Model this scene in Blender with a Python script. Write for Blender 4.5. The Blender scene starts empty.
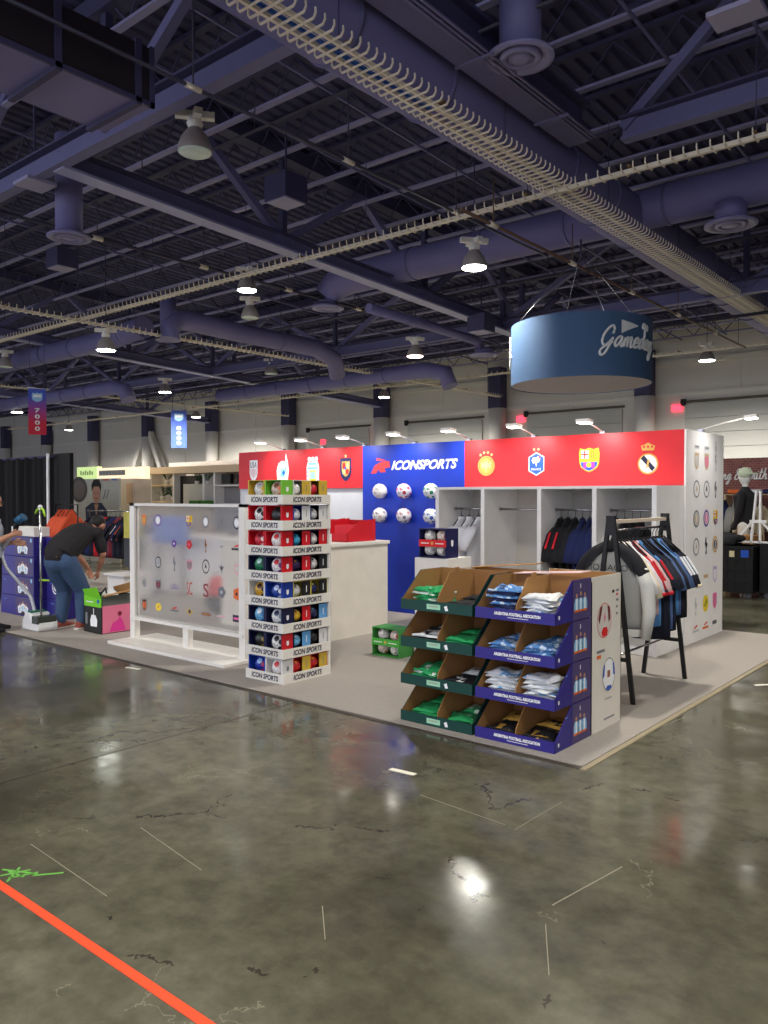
import bpy, math, random
from mathutils import Vector, Matrix
random.seed(7)
PI = math.pi
COL = bpy.context.scene.collection
scene = bpy.context.scene

# ---------------------------------------------------------------- materials
def lin(c):
    return tuple(((v/255)/12.92 if v/255 <= 0.04045 else ((v/255+0.055)/1.055)**2.4) for v in c)
MATS = {}
def mat(name, rgb, rough=0.55, metal=0.0, var=0.08, scale=6.0, spec=0.4, bump=0.0, bscale=40.0):
    if name in MATS: return MATS[name]
    m = bpy.data.materials.new(name); m.use_nodes = True
    nt = m.node_tree; b = nt.nodes['Principled BSDF']
    c = lin(rgb)
    tc = nt.nodes.new('ShaderNodeTexCoord'); nz = nt.nodes.new('ShaderNodeTexNoise')
    nz.inputs['Scale'].default_value = scale; nz.inputs['Detail'].default_value = 3
    nt.links.new(tc.outputs['Object'], nz.inputs['Vector'])
    mx = nt.nodes.new('ShaderNodeMix'); mx.data_type = 'RGBA'
    mx.inputs[6].default_value = (*[v*(1-var) for v in c], 1)
    mx.inputs[7].default_value = (*[min(1, v*(1+var)) for v in c], 1)
    nt.links.new(nz.outputs['Fac'], mx.inputs[0]); nt.links.new(mx.outputs[2], b.inputs['Base Color'])
    b.inputs['Roughness'].default_value = rough; b.inputs['Metallic'].default_value = metal
    b.inputs['Specular IOR Level'].default_value = spec
    if bump:
        n2 = nt.nodes.new('ShaderNodeTexNoise'); n2.inputs['Scale'].default_value = bscale
        nt.links.new(tc.outputs['Object'], n2.inputs['Vector'])
        bp = nt.nodes.new('ShaderNodeBump'); bp.inputs['Strength'].default_value = bump; bp.inputs['Distance'].default_value = 0.02
        nt.links.new(n2.outputs['Fac'], bp.inputs['Height']); nt.links.new(bp.outputs['Normal'], b.inputs['Normal'])
    MATS[name] = m; return m
def emis(name, rgb, s):
    if name in MATS: return MATS[name]
    m = bpy.data.materials.new(name); m.use_nodes = True; nt = m.node_tree
    b = nt.nodes['Principled BSDF']; b.inputs['Base Color'].default_value = (*lin(rgb), 1)
    b.inputs['Emission Color'].default_value = (*lin(rgb), 1); b.inputs['Emission Strength'].default_value = s
    MATS[name] = m; return m
def ballmat(name, base, patch, patch2=None, scale=9.0, thr=0.085):
    """panelled football: dark patches at voronoi cell centres, thin seams on the cell edges"""
    if name in MATS: return MATS[name]
    m = bpy.data.materials.new(name); m.use_nodes = True; nt = m.node_tree; b = nt.nodes['Principled BSDF']
    b.inputs['Roughness'].default_value = 0.35
    tc = nt.nodes.new('ShaderNodeTexCoord'); vo = nt.nodes.new('ShaderNodeTexVoronoi'); vo.inputs['Scale'].default_value = scale
    nt.links.new(tc.outputs['Object'], vo.inputs['Vector'])
    lt = nt.nodes.new('ShaderNodeMath'); lt.operation = 'LESS_THAN'; lt.inputs[1].default_value = thr*4.2
    nt.links.new(vo.outputs['Distance'], lt.inputs[0])
    mx = nt.nodes.new('ShaderNodeMix'); mx.data_type = 'RGBA'
    mx.inputs[6].default_value = (*lin(base), 1)
    m2 = nt.nodes.new('ShaderNodeMix'); m2.data_type = 'RGBA'
    m2.inputs[6].default_value = (*lin(patch), 1); m2.inputs[7].default_value = (*lin(patch2 or patch), 1)
    sep = nt.nodes.new('ShaderNodeSeparateColor'); nt.links.new(vo.outputs['Color'], sep.inputs[0])
    g = nt.nodes.new('ShaderNodeMath'); g.operation = 'GREATER_THAN'; g.inputs[1].default_value = 0.5
    nt.links.new(sep.outputs[0], g.inputs[0]); nt.links.new(g.outputs[0], m2.inputs[0])
    nt.links.new(lt.outputs[0], mx.inputs[0]); nt.links.new(m2.outputs[2], mx.inputs[7])
    ve = nt.nodes.new('ShaderNodeTexVoronoi'); ve.feature = 'DISTANCE_TO_EDGE'; ve.inputs['Scale'].default_value = scale
    nt.links.new(tc.outputs['Object'], ve.inputs['Vector'])
    l2 = nt.nodes.new('ShaderNodeMath'); l2.operation = 'LESS_THAN'; l2.inputs[1].default_value = 0.03
    nt.links.new(ve.outputs['Distance'], l2.inputs[0])
    m3 = nt.nodes.new('ShaderNodeMix'); m3.data_type = 'RGBA'; nt.links.new(mx.outputs[2], m3.inputs[6])
    m3.inputs[7].default_value = (*[v*0.45 for v in lin(base)], 1)
    nt.links.new(l2.outputs[0], m3.inputs[0]); nt.links.new(m3.outputs[2], b.inputs['Base Color'])
    MATS[name] = m; return m

# ---------------------------------------------------------------- mesh builder
class Fr:
    """a 2-D drawing frame in space: origin, right, up; normal = right x up"""
    def __init__(s, o, u, v): s.o = Vector(o); s.u = Vector(u).normalized(); s.v = Vector(v).normalized(); s.n = s.u.cross(s.v)
    def p(s, a, b, k=0.0): return s.o + s.u*a + s.v*b + s.n*k
    def mtx(s, a=0, b=0, k=0):
        M = Matrix((s.u, s.v, s.n)).transposed().to_4x4(); M.translation = s.p(a, b, k); return M
    def at(s, a, b): return Fr(s.p(a, b), s.u, s.v)
class MB:
    def __init__(s): s.v = []; s.f = []; s.mi = []; s.ms = []; s.sm = []
    def slot(s, m):
        if m not in s.ms: s.ms.append(m)
        return s.ms.index(m)
    def add(s, vs, fs, m, sm=False):
        o = len(s.v); s.v += [tuple(v) for v in vs]; k = s.slot(m)
        for f in fs: s.f.append(tuple(i+o for i in f)); s.mi.append(k); s.sm.append(sm)
        return s
    def box(s, a, b, m, M=None):
        x0, y0, z0 = a; x1, y1, z1 = b
        vs = [Vector(p) for p in ((x0,y0,z0),(x1,y0,z0),(x1,y1,z0),(x0,y1,z0),(x0,y0,z1),(x1,y0,z1),(x1,y1,z1),(x0,y1,z1))]
        if M: vs = [M @ v for v in vs]
        return s.add(vs, [(0,3,2,1),(4,5,6,7),(0,1,5,4),(1,2,6,5),(2,3,7,6),(3,0,4,7)], m)
    def bar(s, p0, p1, w, h, m, up=(0,0,1)):
        p0 = Vector(p0); p1 = Vector(p1); d = (p1-p0).normalized(); up = Vector(up)
        if abs(d.dot(up)) > 0.99: up = Vector((1,0,0))
        a = d.cross(up).normalized(); b = a.cross(d)
        vs = [p+a*(i*w/2)+b*(j*h/2) for p in (p0,p1) for i, j in ((-1,-1),(1,-1),(1,1),(-1,1))]
        return s.add(vs, [(0,1,2,3),(7,6,5,4),(0,4,5,1),(1,5,6,2),(2,6,7,3),(3,7,4,0)], m)
    def tube(s, pts, r, m, n=8, cap=True, sq=1.0, up=(0,0,1)):
        """rings along a path; r a number or a list; sq flattens the second axis"""
        pts = [Vector(p) for p in pts]; N = len(pts)
        rs = r if isinstance(r, (list, tuple)) else [r]*N
        vs = []; ref = Vector(up)
        for i, p in enumerate(pts):
            d = (pts[min(i+1,N-1)]-pts[max(i-1,0)]).normalized()
            u = ref
            if abs(d.dot(u)) > 0.95: u = Vector((1,0,0)) if abs(d.x) < 0.9 else Vector((0,1,0))
            a = d.cross(u).normalized(); b = a.cross(d)
            rr = rs[i]; ra, rb = rr if isinstance(rr, tuple) else (rr, rr*sq)
            for k in range(n):
                t = 2*PI*k/n; vs.append(p+a*(ra*math.cos(t))+b*(rb*math.sin(t)))
        fs = [(i*n+k, i*n+(k+1)%n, (i+1)*n+(k+1)%n, (i+1)*n+k) for i in range(N-1) for k in range(n)]
        s.add(vs, fs, m, True)
        if cap:
            o = len(s.v)-len(vs); k = s.slot(m)
            s.f.append(tuple(o+j for j in reversed(range(n)))); s.f.append(tuple(o+(N-1)*n+j for j in range(n)))
            s.mi += [k,k]; s.sm += [False, False]
        return s
    def lathe(s, prof, c, m, n=20, M=None):
        vs = []
        for r, z in prof:
            for k in range(n):
                t = 2*PI*k/n; v = Vector((r*math.cos(t), r*math.sin(t), z))
                if M: v = M @ v
                vs.append(v+Vector(c))
        fs = [(i*n+k, i*n+(k+1)%n, (i+1)*n+(k+1)%n, (i+1)*n+k) for i in range(len(prof)-1) for k in range(n)]
        return s.add(vs, fs, m, True)
    def ball(s, c, r, m, n=16, k=10, sc=(1,1,1)):
        c = Vector(c)
        prof = [(math.sin(PI*i/k)*r, -math.cos(PI*i/k)*r) for i in range(k+1)]
        vs = [c+Vector((a*math.cos(2*PI*j/n)*sc[0], a*math.sin(2*PI*j/n)*sc[1], z*sc[2])) for a, z in prof for j in range(n)]
        fs = [(i*n+j, i*n+(j+1)%n, (i+1)*n+(j+1)%n, (i+1)*n+j) for i in range(k) for j in range(n)]
        return s.add(vs, fs, m, True)
    def poly(s, fr, pts, m, k=0.002):
        return s.add([fr.p(a, b, k) for a, b in pts], [tuple(range(len(pts)))], m)
    def prism(s, fr, pts, k0, k1, m):
        n = len(pts)
        vs = [fr.p(a,b,k0) for a,b in pts]+[fr.p(a,b,k1) for a,b in pts]
        return s.add(vs, [tuple(reversed(range(n))), tuple(range(n,2*n))]+[(i,(i+1)%n,n+(i+1)%n,n+i) for i in range(n)], m)
    def ring(s, fr, ca, cb, r0, r1, m, k=0.002, n=20, sy=1.0):
        vs = []
        for r in (r0, r1):
            for i in range(n): t = 2*PI*i/n; vs.append(fr.p(ca+r*math.cos(t), cb+r*sy*math.sin(t), k))
        return s.add(vs, [(n+i, n+(i+1)%n, (i+1)%n, i)[::-1] for i in range(n)], m)
    def disc(s, fr, ca, cb, r, m, k=0.002, n=18, sy=1.0):
        return s.poly(fr, [(ca+r*math.cos(2*PI*i/n), cb+r*sy*math.sin(2*PI*i/n)) for i in range(n)], m, k)
    def rect(s, fr, a0, b0, a1, b1, m, k=0.002): return s.poly(fr, [(a0,b0),(a1,b0),(a1,b1),(a0,b1)], m, k)
    def star(s, fr, ca, cb, r, m, k=0.002):
        return s.poly(fr, [(ca+(r if i%2==0 else r*.42)*math.sin(PI*i/5), cb+(r if i%2==0 else r*.42)*math.cos(PI*i/5)) for i in reversed(range(10))], m, k)
    def shield(s, fr, ca, cb, w, h, m, k=0.002, kind=0):
        if kind == 0: q = [(-.5,.5),(-.5,-.1),(-.42,-.28),(-.22,-.42),(0,-.5),(.22,-.42),(.42,-.28),(.5,-.1),(.5,.5)]
        elif kind == 1: q = [(-.45,.5),(-.5,.28),(-.48,-.12),(-.4,-.3),(-.2,-.43),(0,-.5),(.2,-.43),(.4,-.3),(.48,-.12),(.5,.28),(.45,.5),(.22,.44),(0,.5),(-.22,.44)]
        else: q = [(-.5,.3),(-.5,-.3),(0,-.5),(.5,-.3),(.5,.3),(0,.5)]
        return s.poly(fr, [(ca+a*w, cb+b*h) for a, b in q], m, k)
    def mesh(s, name):
        me = bpy.data.meshes.new(name); me.from_pydata(s.v, [], s.f)
        for m in s.ms: me.materials.append(m)
        me.polygons.foreach_set('material_index', s.mi); me.polygons.foreach_set('use_smooth', s.sm)
        me.update(); return me

def tag(o, label=None, cat=None, group=None, kind=None):
    if label: o['label'] = label
    if cat: o['category'] = cat
    if group: o['group'] = group
    if kind: o['kind'] = kind
    return o
def thing(name, label, cat, loc=(0,0,0), rz=0, group=None):
    o = bpy.data.objects.new(name, None); COL.objects.link(o); o.empty_display_size = 0.1
    o.location = loc; o.rotation_euler = (0,0,rz); return tag(o, label, cat, group)
SPLIT = {'bracket','hanger_rod','duct_joint','upright','shelf_board','back_board','dark_panel','grass_panel','leg','post','suspension_cable','flap','eye','eyebrow','caster','core','back_wall','inner_cone','clamp','brace'}
def islands(mb):
    par = list(range(len(mb.v)))
    def fd(i):
        while par[i] != i: par[i] = par[par[i]]; i = par[i]
        return i
    for f in mb.f:
        r = fd(f[0])
        for i in f[1:]: par[fd(i)] = r
    g = {}
    for fi, f in enumerate(mb.f): g.setdefault(fd(f[0]), []).append(fi)
    out = []
    for fs in g.values():
        n = MB(); n.ms = mb.ms; mp = {}
        for fi in fs:
            q = []
            for i in mb.f[fi]:
                if i not in mp: mp[i] = len(n.v); n.v.append(mb.v[i])
                q.append(mp[i])
            n.f.append(tuple(q)); n.mi.append(mb.mi[fi]); n.sm.append(mb.sm[fi])
        out.append(n)
    return out
def part(name, mb, parent, label=None, bevel=0):
    if name in SPLIT and parent is not None:
        isl = islands(mb)
        if len(isl) > 1:
            for q in isl: o = part1(name, q, parent, label, bevel)
            return o
    return part1(name, mb, parent, label, bevel)
def part1(name, mb, parent, label=None, bevel=0):
    o = bpy.data.objects.new(name, mb.mesh(name)); COL.objects.link(o); o.parent = parent
    if label: o['label'] = label
    if bevel:
        b = o.modifiers.new('bevel', 'BEVEL'); b.width = bevel; b.segments = 2; b.limit_method = 'ANGLE'
    return o
def single(name, mb, label, cat, loc=(0,0,0), rz=0, group=None, bevel=0):
    o = part(name, mb, None, None, bevel); o.location = loc; o.rotation_euler = (0,0,rz)
    return tag(o, label, cat, group)
def struct(name, mb):
    o = part(name, mb, None); o['kind'] = 'structure'; return o
KIDS = {}
def kids(o): return list(o.children)
def copy_tree(o, parent=None):
    c = o.copy(); COL.objects.link(c); c.parent = parent
    for ch in kids(o): copy_tree(ch, c)
    return c
TXT = {}
def text_mesh(s, m, shear=0.0, bold=0.0, ext=0.0):
    key = (s, m.name, shear, bold, ext)
    if key in TXT: return TXT[key]
    cu = bpy.data.curves.new('txt', 'FONT'); cu.body = s; cu.size = 1.0; cu.shear = shear; cu.offset = bold; cu.extrude = ext
    cu.align_x = 'CENTER'; cu.align_y = 'CENTER'; cu.resolution_u = 3
    to = bpy.data.objects.new('txt', cu); COL.objects.link(to)
    dg = bpy.context.evaluated_depsgraph_get(); dg.update()
    me = bpy.data.meshes.new_from_object(to.evaluated_get(dg)); bpy.data.objects.remove(to)
    xs = [v.co.x for v in me.vertices]; ys = [v.co.y for v in me.vertices]
    cx = (min(xs)+max(xs))/2; cy = (min(ys)+max(ys))/2; W = max(xs)-min(xs); H_ = max(ys)-min(ys)
    for v in me.vertices: v.co.x = (v.co.x-cx)/W; v.co.y = (v.co.y-cy)/H_
    me.materials.clear(); me.materials.append(m); TXT[key] = me; return me
def text(s, fr, a, b, w, h, m, parent, name='lettering', shear=0.0, bold=0.0, k=0.003, rot=0, ext=0.0):
    """letters w wide and h tall, centred on (a, b) of the frame"""
    o = bpy.data.objects.new(name, text_mesh(s, m, shear, bold, ext)); COL.objects.link(o); o.parent = parent
    o.matrix_local = fr.mtx(a, b, k) @ Matrix.Rotation(rot, 4, 'Z') @ Matrix.Diagonal((w, h, 1, 1)); return o

# palette
white = mat('white_laminate', (232,228,220), .45)
white2 = mat('white_paint', (236,234,230), .5)
cream = mat('cream_board', (226,220,208), .6)
black = mat('black_powder_coat', (20,20,22), .5)
blackc = mat('black_fabric', (18,18,20), .9, bump=.2)
red = mat('header_red', (214,38,44), .45)
redbox = mat('red_card', (206,22,36), .5)
blue = mat('panel_blue', (20,52,170), .42)
navy = mat('navy_card', (24,26,74), .5)
navyc = mat('navy_cloth', (20,26,52), .9, bump=.2)
purple = mat('purple_card', (48,40,128), .4)
purple2 = mat('sheen_plum_card', (78,66,112), .5)  # plum print, greyed so the colour carries the gloss on the card
green = mat('green_card', (10,62,54), .5)
kraft = mat('kraft_card', (166,122,72), .75, var=.06)
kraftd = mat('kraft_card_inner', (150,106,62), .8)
yellow = mat('yellow_print', (236,206,40), .5)
gold = mat('gold_print', (214,170,84), .5)
goldl = mat('pale_gold_print', (240,206,140), .5)
skyb = mat('sky_blue_print', (104,170,222), .5)
lblue = mat('light_blue_print', (150,200,235), .5)
midb = mat('royal_blue_print', (36,84,190), .5)
inkb = mat('ink_navy_print', (28,28,60), .5)
inkk = mat('ink_black_print', (26,26,28), .5)
inkg = mat('ink_grey_print', (120,122,128), .5)
greenp = mat('bright_green_print', (70,190,60), .5)
pinkp = mat('pink_print', (232,110,160), .5)
purp = mat('violet_print', (96,50,150), .5)
maroon = mat('maroon_print', (130,24,44), .5)
orangep = mat('orange_print', (230,110,40), .5)
whitep = mat('white_print', (244,244,244), .5)
redp = mat('red_print', (220,36,40), .5)
chrome = mat('chrome', (190,190,192), .25, metal=1.0)
steel = mat('navy_painted_steel', (100,98,138), .6, var=.1)
steeld = mat('dark_navy_painted_steel', (62,60,92), .65, var=.1)
ductm = mat('navy_painted_duct', (108,104,148), .55, var=.1, scale=1.5)
traym = mat('cable_tray_zinc', (216,206,188), .5, var=.1)
# ---------------------------------------------------------------- setting
def floor_material():
    m = bpy.data.materials.new('polished_concrete'); m.use_nodes = True; nt = m.node_tree; b = nt.nodes['Principled BSDF']
    N = nt.nodes.new; L = nt.links.new
    tc = N('ShaderNodeTexCoord')
    def noise(sc, det=4, rough=.55):
        n = N('ShaderNodeTexNoise'); n.inputs['Scale'].default_value = sc; n.inputs['Detail'].default_value = det; n.inputs['Roughness'].default_value = rough
        L(tc.outputs['Object'], n.inputs['Vector']); return n
    n1 = noise(.55, 6); n2 = noise(7, 6, .65)
    cr = N('ShaderNodeValToRGB'); e = cr.color_ramp.elements
    e[0].position = .3; e[0].color = (*lin((60,58,47)), 1); e[1].position = .72; e[1].color = (*lin((112,110,92)), 1)
    L(n1.outputs['Fac'], cr.inputs['Fac'])
    mx = N('ShaderNodeMix'); mx.data_type = 'RGBA'; mx.blend_type = 'OVERLAY'; mx.inputs[0].default_value = .75
    L(cr.outputs['Color'], mx.inputs[6]); L(n2.outputs['Fac'], mx.inputs[7])
    # hairline cracks: voronoi edges bent by noise, shown only in patches
    wv = N('ShaderNodeVectorMath'); wv.operation = 'MULTIPLY_ADD'; n3 = noise(2.2, 5, .7)
    L(n3.outputs['Color'], wv.inputs[0]); wv.inputs[1].default_value = (.5,.5,.5); L(tc.outputs['Object'], wv.inputs[2])
    def scratches(scale, thr, gate, gscale):
        vo = N('ShaderNodeTexVoronoi'); vo.feature = 'DISTANCE_TO_EDGE'; vo.inputs['Scale'].default_value = scale
        L(wv.outputs[0], vo.inputs['Vector'])
        lt = N('ShaderNodeMath'); lt.operation = 'LESS_THAN'; lt.inputs[1].default_value = thr; L(vo.outputs['Distance'], lt.inputs[0])
        g = noise(gscale, 3); gt = N('ShaderNodeMath'); gt.operation = 'GREATER_THAN'; gt.inputs[1].default_value = gate; L(g.outputs['Fac'], gt.inputs[0])
        a = N('ShaderNodeMath'); a.operation = 'MULTIPLY'; L(lt.outputs[0], a.inputs[0]); L(gt.outputs[0], a.inputs[1]); return a
    def over(prev, fac, col, k):
        q = N('ShaderNodeMath'); q.operation = 'MULTIPLY'; q.inputs[1].default_value = k; L(fac.outputs[0], q.inputs[0])
        o = N('ShaderNodeMix'); o.data_type = 'RGBA'; L(q.outputs[0], o.inputs[0]); L(prev.outputs[2], o.inputs[6]); o.inputs[7].default_value = (*lin(col), 1); return o
    a = over(mx, scratches(.8, .006, .54, 1.7), (46,42,36), .75)
    a = over(a, scratches(1.7, .006, .6, 1.1), (150,145,125), .4)
    L(a.outputs[2], b.inputs['Base Color'])
    n4 = noise(1.3, 5, .6); mr = N('ShaderNodeMapRange'); mr.inputs['From Min'].default_value = .42; mr.inputs['From Max'].default_value = .56
    mr.inputs['To Min'].default_value = .09; mr.inputs['To Max'].default_value = .25
    L(n4.outputs['Fac'], mr.inputs['Value']); L(mr.outputs['Result'], b.inputs['Roughness'])
    bp = N('ShaderNodeBump'); bp.inputs['Strength'].default_value = .02; bp.inputs['Distance'].default_value = .02
    n5 = noise(3.0, 3); L(n5.outputs['Fac'], bp.inputs['Height']); L(bp.outputs['Normal'], b.inputs['Normal'])
    b.inputs['Specular IOR Level'].default_value = .5; b.inputs['IOR'].default_value = 1.5
    return m
WY = 34.5
fl = MB(); fl.box((-80,-14,-.2), (22,WY,0), floor_material()); struct('floor', fl)

carpm = mat('grey_carpet_pile', (158,151,143), .95, var=.14, scale=55, bump=.4, bscale=220)
cb = MB(); cb.box((-16,4.56,0), (-2.2,10.35,.012), carpm)
single('carpet', cb, 'light grey booth carpet laid over the concrete floor', 'carpet')
tb = MB(); tm = mat('dark_edging_tape', (70,62,52), .6)
tb.box((-16,4.52,0), (-2.2,4.56,.006), tm); tb.box((-2.2,4.52,0), (-2.16,10.35,.006), mat('tan_edging_tape', (150,138,112), .6))
single('edging_tape', tb, 'thin dark tape strip along the edge of the grey booth carpet', 'tape')
# floor markings lying on the concrete
ot = mat('orange_floor_tape', (232,84,48), .5)
t = MB(); t.bar((-9.0,1.568,.0015), (6,1.568,.0015), .038, .003, ot); single('floor_tape', t, 'long straight orange tape line stuck across the concrete floor', 'tape')
gm = mat('green_floor_paint', (104,176,72), .7); t = MB()
for p, q in (((-3.60,1.64),(-3.44,1.72)),((-3.56,1.70),(-3.47,1.60)),((-3.55,1.60),(-3.50,1.72)),((-3.50,1.62),(-3.45,1.73)),((-3.44,1.70),(-3.36,1.80)),((-3.56,1.65),(-3.46,1.67))):
    t.bar((*p,.001), (*q,.001), .010, .002, gm)
single('paint_mark', t, 'green spray paint scribble on the floor beside the orange tape', 'paint mark')
# control joints sawn in the slab (structure trim)
jm = mat('joint_filler', (52,48,40), .7); t = MB()
for x in (-4.7,): t.bar((x,-6,.0006), (x,4.5,.0006), .010, .0012, jm)
struct('trim_1', t)
chalk = mat('scuff_white', (136,130,112), .7, var=.2)
SC = [((-1.55,2.94),(-1.47,3.45)),((-1.5,2.79),(-1.33,2.5)),((-2.05,3.49),(-2.04,3.97)),((-2.7,3.56),(-2.12,3.51)),((-3.52,2.3),(-2.91,2.21)),((-3.76,1.85),(-3.02,1.81)),((-2.27,2.33),(-2.09,2.16)),((-2.2,5.45),(-2.1,6.19))]
for i, (p, q) in enumerate(SC):
    t = MB(); t.bar((*p,.0007), (*q,.0007), .0035 if i else .006, .0014, chalk)
    single('scuff_mark', t, 'thin pale straight scratch in the polished concrete in front of the booth', 'scratch', group='scratches in the floor')
papm = mat('paper_scrap', (226,222,206), .8)
for (x, y, r, l) in ((-3.01,3.79,.1,'scrap of white tape on floor in front of the green shirt display'),(-6.85,4.40,.2,'white tape scrap on concrete near the frosted partition base'),(-1.94,7.6,.9,'white paper scrap on the floor right of the clothes rack')):
    t = MB(); t.box((-.09,-.02,0), (.09,.02,.002), papm); single('tape_scrap', t, l, 'scrap', (x,y,.001), r)

# back wall with columns, doors and bands
wallm = mat('warm_grey_wall_panel', (208,204,196), .8, var=.05, scale=.6)
walll = mat('light_grey_wall_panel', (216,212,204), .8, var=.05, scale=.6)
def zj(y): return 9.45-.035*y        # underside of the joists
def zg(y): return 7.75-.035*y        # underside of the girders
w = MB(); w.box((-80,WY,0), (22,WY+.3,9.2), wallm); struct('wall_back', w)
w = MB(); w.box((-80.3,-14,0), (-80,WY+.3,11), wallm); struct('wall_left', w)
w = MB(); w.box((22,-14,0), (22.3,WY+.3,11), wallm); struct('wall_right', w)
t = MB(); t.box((-80,WY-.06,5.95), (22,WY,6.1), walll); t.box((-80,WY-.12,7.3), (22,WY,7.5), wallm)
for k in range(14):
    X = -9.8-7.45*k
    if X > -80: t.box((X-.04,WY-.03,0), (X+.04,WY,9.0), wallm)
struct('trim_2', t)
CX = [-13.6-7.45*k+7.45*2 for k in range(11)]
for i, X in enumerate(CX):
    c = thing('wall_column', 'round grey wall column with navy steel upper section against the back wall', 'column', (X,WY-.5,0), group='columns along the back wall')
    a = MB(); a.tube([(0,0,0),(0,0,6.0)], .42, walll, 20); part('column_casing', a, c)
    a = MB(); a.box((-.35,-.3,6.0), (.35,.3,8.0), steeld); part('upper_section', a, c)
    if i in (7,):
        for s in (-1,1):
            a = MB(); a.bar((s*.3,0,6.3), (s*3.6,0,.2), .38, .38, wallm); part('brace', a, c)
doorm = mat('grey_dock_door', (184,184,178), .7, var=.05, scale=1)
for i, (X, lb) in enumerate(((-17.2,'far grey roll-up dock door behind the hanging round sign'),(-9.6,'grey roll-up dock door in the back wall at the right'),(-24.6,'grey roll-up dock door above the blue header panel'),(-32.2,'grey roll-up dock door above the left red header'))):
    d = thing('dock_door', lb, 'door', (X,WY,0))
    a = MB()
    for k in range(9): a.box((-2.4,-.1,.02+k*.62), (2.4,-.02,.02+k*.62+.6), doorm)
    part('door_panel', a, d)
    a = MB(); a.box((-2.6,-.10,5.64), (2.5,-.02,5.74), mat('door_track', (92,84,66), .6)); a.box((-2.55,-.2,5.52), (-2.38,-.02,5.8), black); part('door_header', a, d)
em = emis('exit_red', (255,60,80), 2.2)
for x, z in ((-19.98,5.45),(-12.35,5.45),(-29.1,5.1),(-33.4,4.9)):
    t = MB(); t.box((-.22,-.1,-.14), (.22,-.02,.14), em)
    single('exit_sign', t, 'small glowing red exit sign on the grey back wall', 'sign', (x,WY,z), group='red signs on the back wall')

# roof deck
deckm = mat('navy_roof_deck', (70,68,100), .8, var=.15, scale=.4)
a = MB(); pr = []
x = -80.0
while x < 22:
    pr += [(x,0),(x+.16,0),(x+.20,.06),(x+.28,.06),(x+.32,0)]; x += .32
Y0, Y1 = -14, WY+.3
vs = []
for y in (Y0, Y1):
    for px_, dz in pr: vs.append((px_, y, zj(y)+.78+dz))
n = len(pr)
a.add(vs, [(i, i+1, n+i+1, n+i) for i in range(n-1)], deckm)
a.box((-80,Y0,zj(Y0)+.9), (22,Y1,zj(Y0)+1.0), deckm)
struct('ceiling', a)

# roof joists: one prototype, copied along the hall
X0, X1 = -66.0, 8.0
jt = thing('roof_joist', 'navy open-web steel roof joist spanning under the corrugated deck', 'joist', (0,0,0), group='open-web roof joists')
a = MB(); a.box((X0,-.07,0), (X1,.07,.05), mat('lit_joist_chord', (136,132,170), .55)); part('bottom_chord', a, jt)  # bottom chord coloured lighter than the top to paint in light from below
a = MB(); a.box((X0,-.07,.68), (X1,.07,.75), steeld); part('top_chord', a, jt)
a = MB(); x = X0
while x < X1-1.2:
    a.bar((x,0,.68), (x+.6,0,.03), .03, .03, steeld); a.bar((x+.6,0,.03), (x+1.2,0,.68), .03, .03, steeld); x += 1.2
part('web', a, jt)
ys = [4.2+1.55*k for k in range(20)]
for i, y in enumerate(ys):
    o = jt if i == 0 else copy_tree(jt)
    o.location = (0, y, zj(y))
# bridging strips along Y
for i, x in enumerate((-1.2,-3.6,-5.0,-10.2,-12.0,-16.4,-18.8,-21.6,-24.2,-31.5,-34.5,-38,-47)):
    t = MB(); t.bar((0,3,zj(3)-.02), (0,34,zj(34)-.02), .045, .045, steel)
    single('bridging_bar', t, 'thin navy bridging bar running across the undersides of the roof joists', 'bar', (x,0,0), group='bridging bars')
# pipes and conduits
pm = mat('sprinkler_pipe', (60,58,74), .5); pb = mat('brown_pipe', (96,72,58), .6)
def zpipe(x, y0, y1, z, r, m, label):
    t = MB(); t.tube([(0,y0,z),(0,y1,z)], r, m, 8)
    for k in range(int((y1-y0)/3)): t.tube([(0,y0+1+k*3,z),(0,y0+1+k*3,7.2 if x == -7.52 else 9.2)], .012, m, 5); t.tube([(0,y0+1+k*3-.12,z),(0,y0+1+k*3+.12,z)], r*1.5, traym, 8)
    single('ceiling_pipe', t, label, 'pipe', (x,0,0))
zpipe(-8.65, 2.5, 16, 7.0, .026, pm, 'dark sprinkler pipe crossing in front of the large rectangular duct')
zpipe(-7.52, 11, 27, 6.4, .03, pb, 'thin brown pipe running above the round blue hanging sign')
zpipe(-16.9, 6, 30, 7.6, .04, pm, 'navy pipe to the left of the long steel roof girder')
def xpipe(x0, x1, y, z, r, m, label):
    t = MB(); t.tube([(x0,0,0),(x1,0,0)], r, m, 8)
    for k in range(int((x1-x0)/3.5)): t.tube([(x0+1+k*3.5,0,0),(x0+1+k*3.5,0,9.0-z)], .012, m, 5)
    single('ceiling_pipe', t, label, 'pipe', (0,y,z))
xpipe(-40, 4, 9.6, 8.2, .03, pm, 'thin navy pipe crossing the ceiling in front of the other cross pipes')
xpipe(-50, 2, 19.5, 7.6, .05, pm, 'navy pipe crossing the ceiling behind the round white cable tray')
xpipe(-55, 0, 24.5, 6.9, .05, pm, 'farthest navy pipe crossing the ceiling near the back wall')

flm = mat('lit_navy_flange', (150,150,190), .45)  # girder navy made lighter: light from below painted into the flange colour
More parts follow.
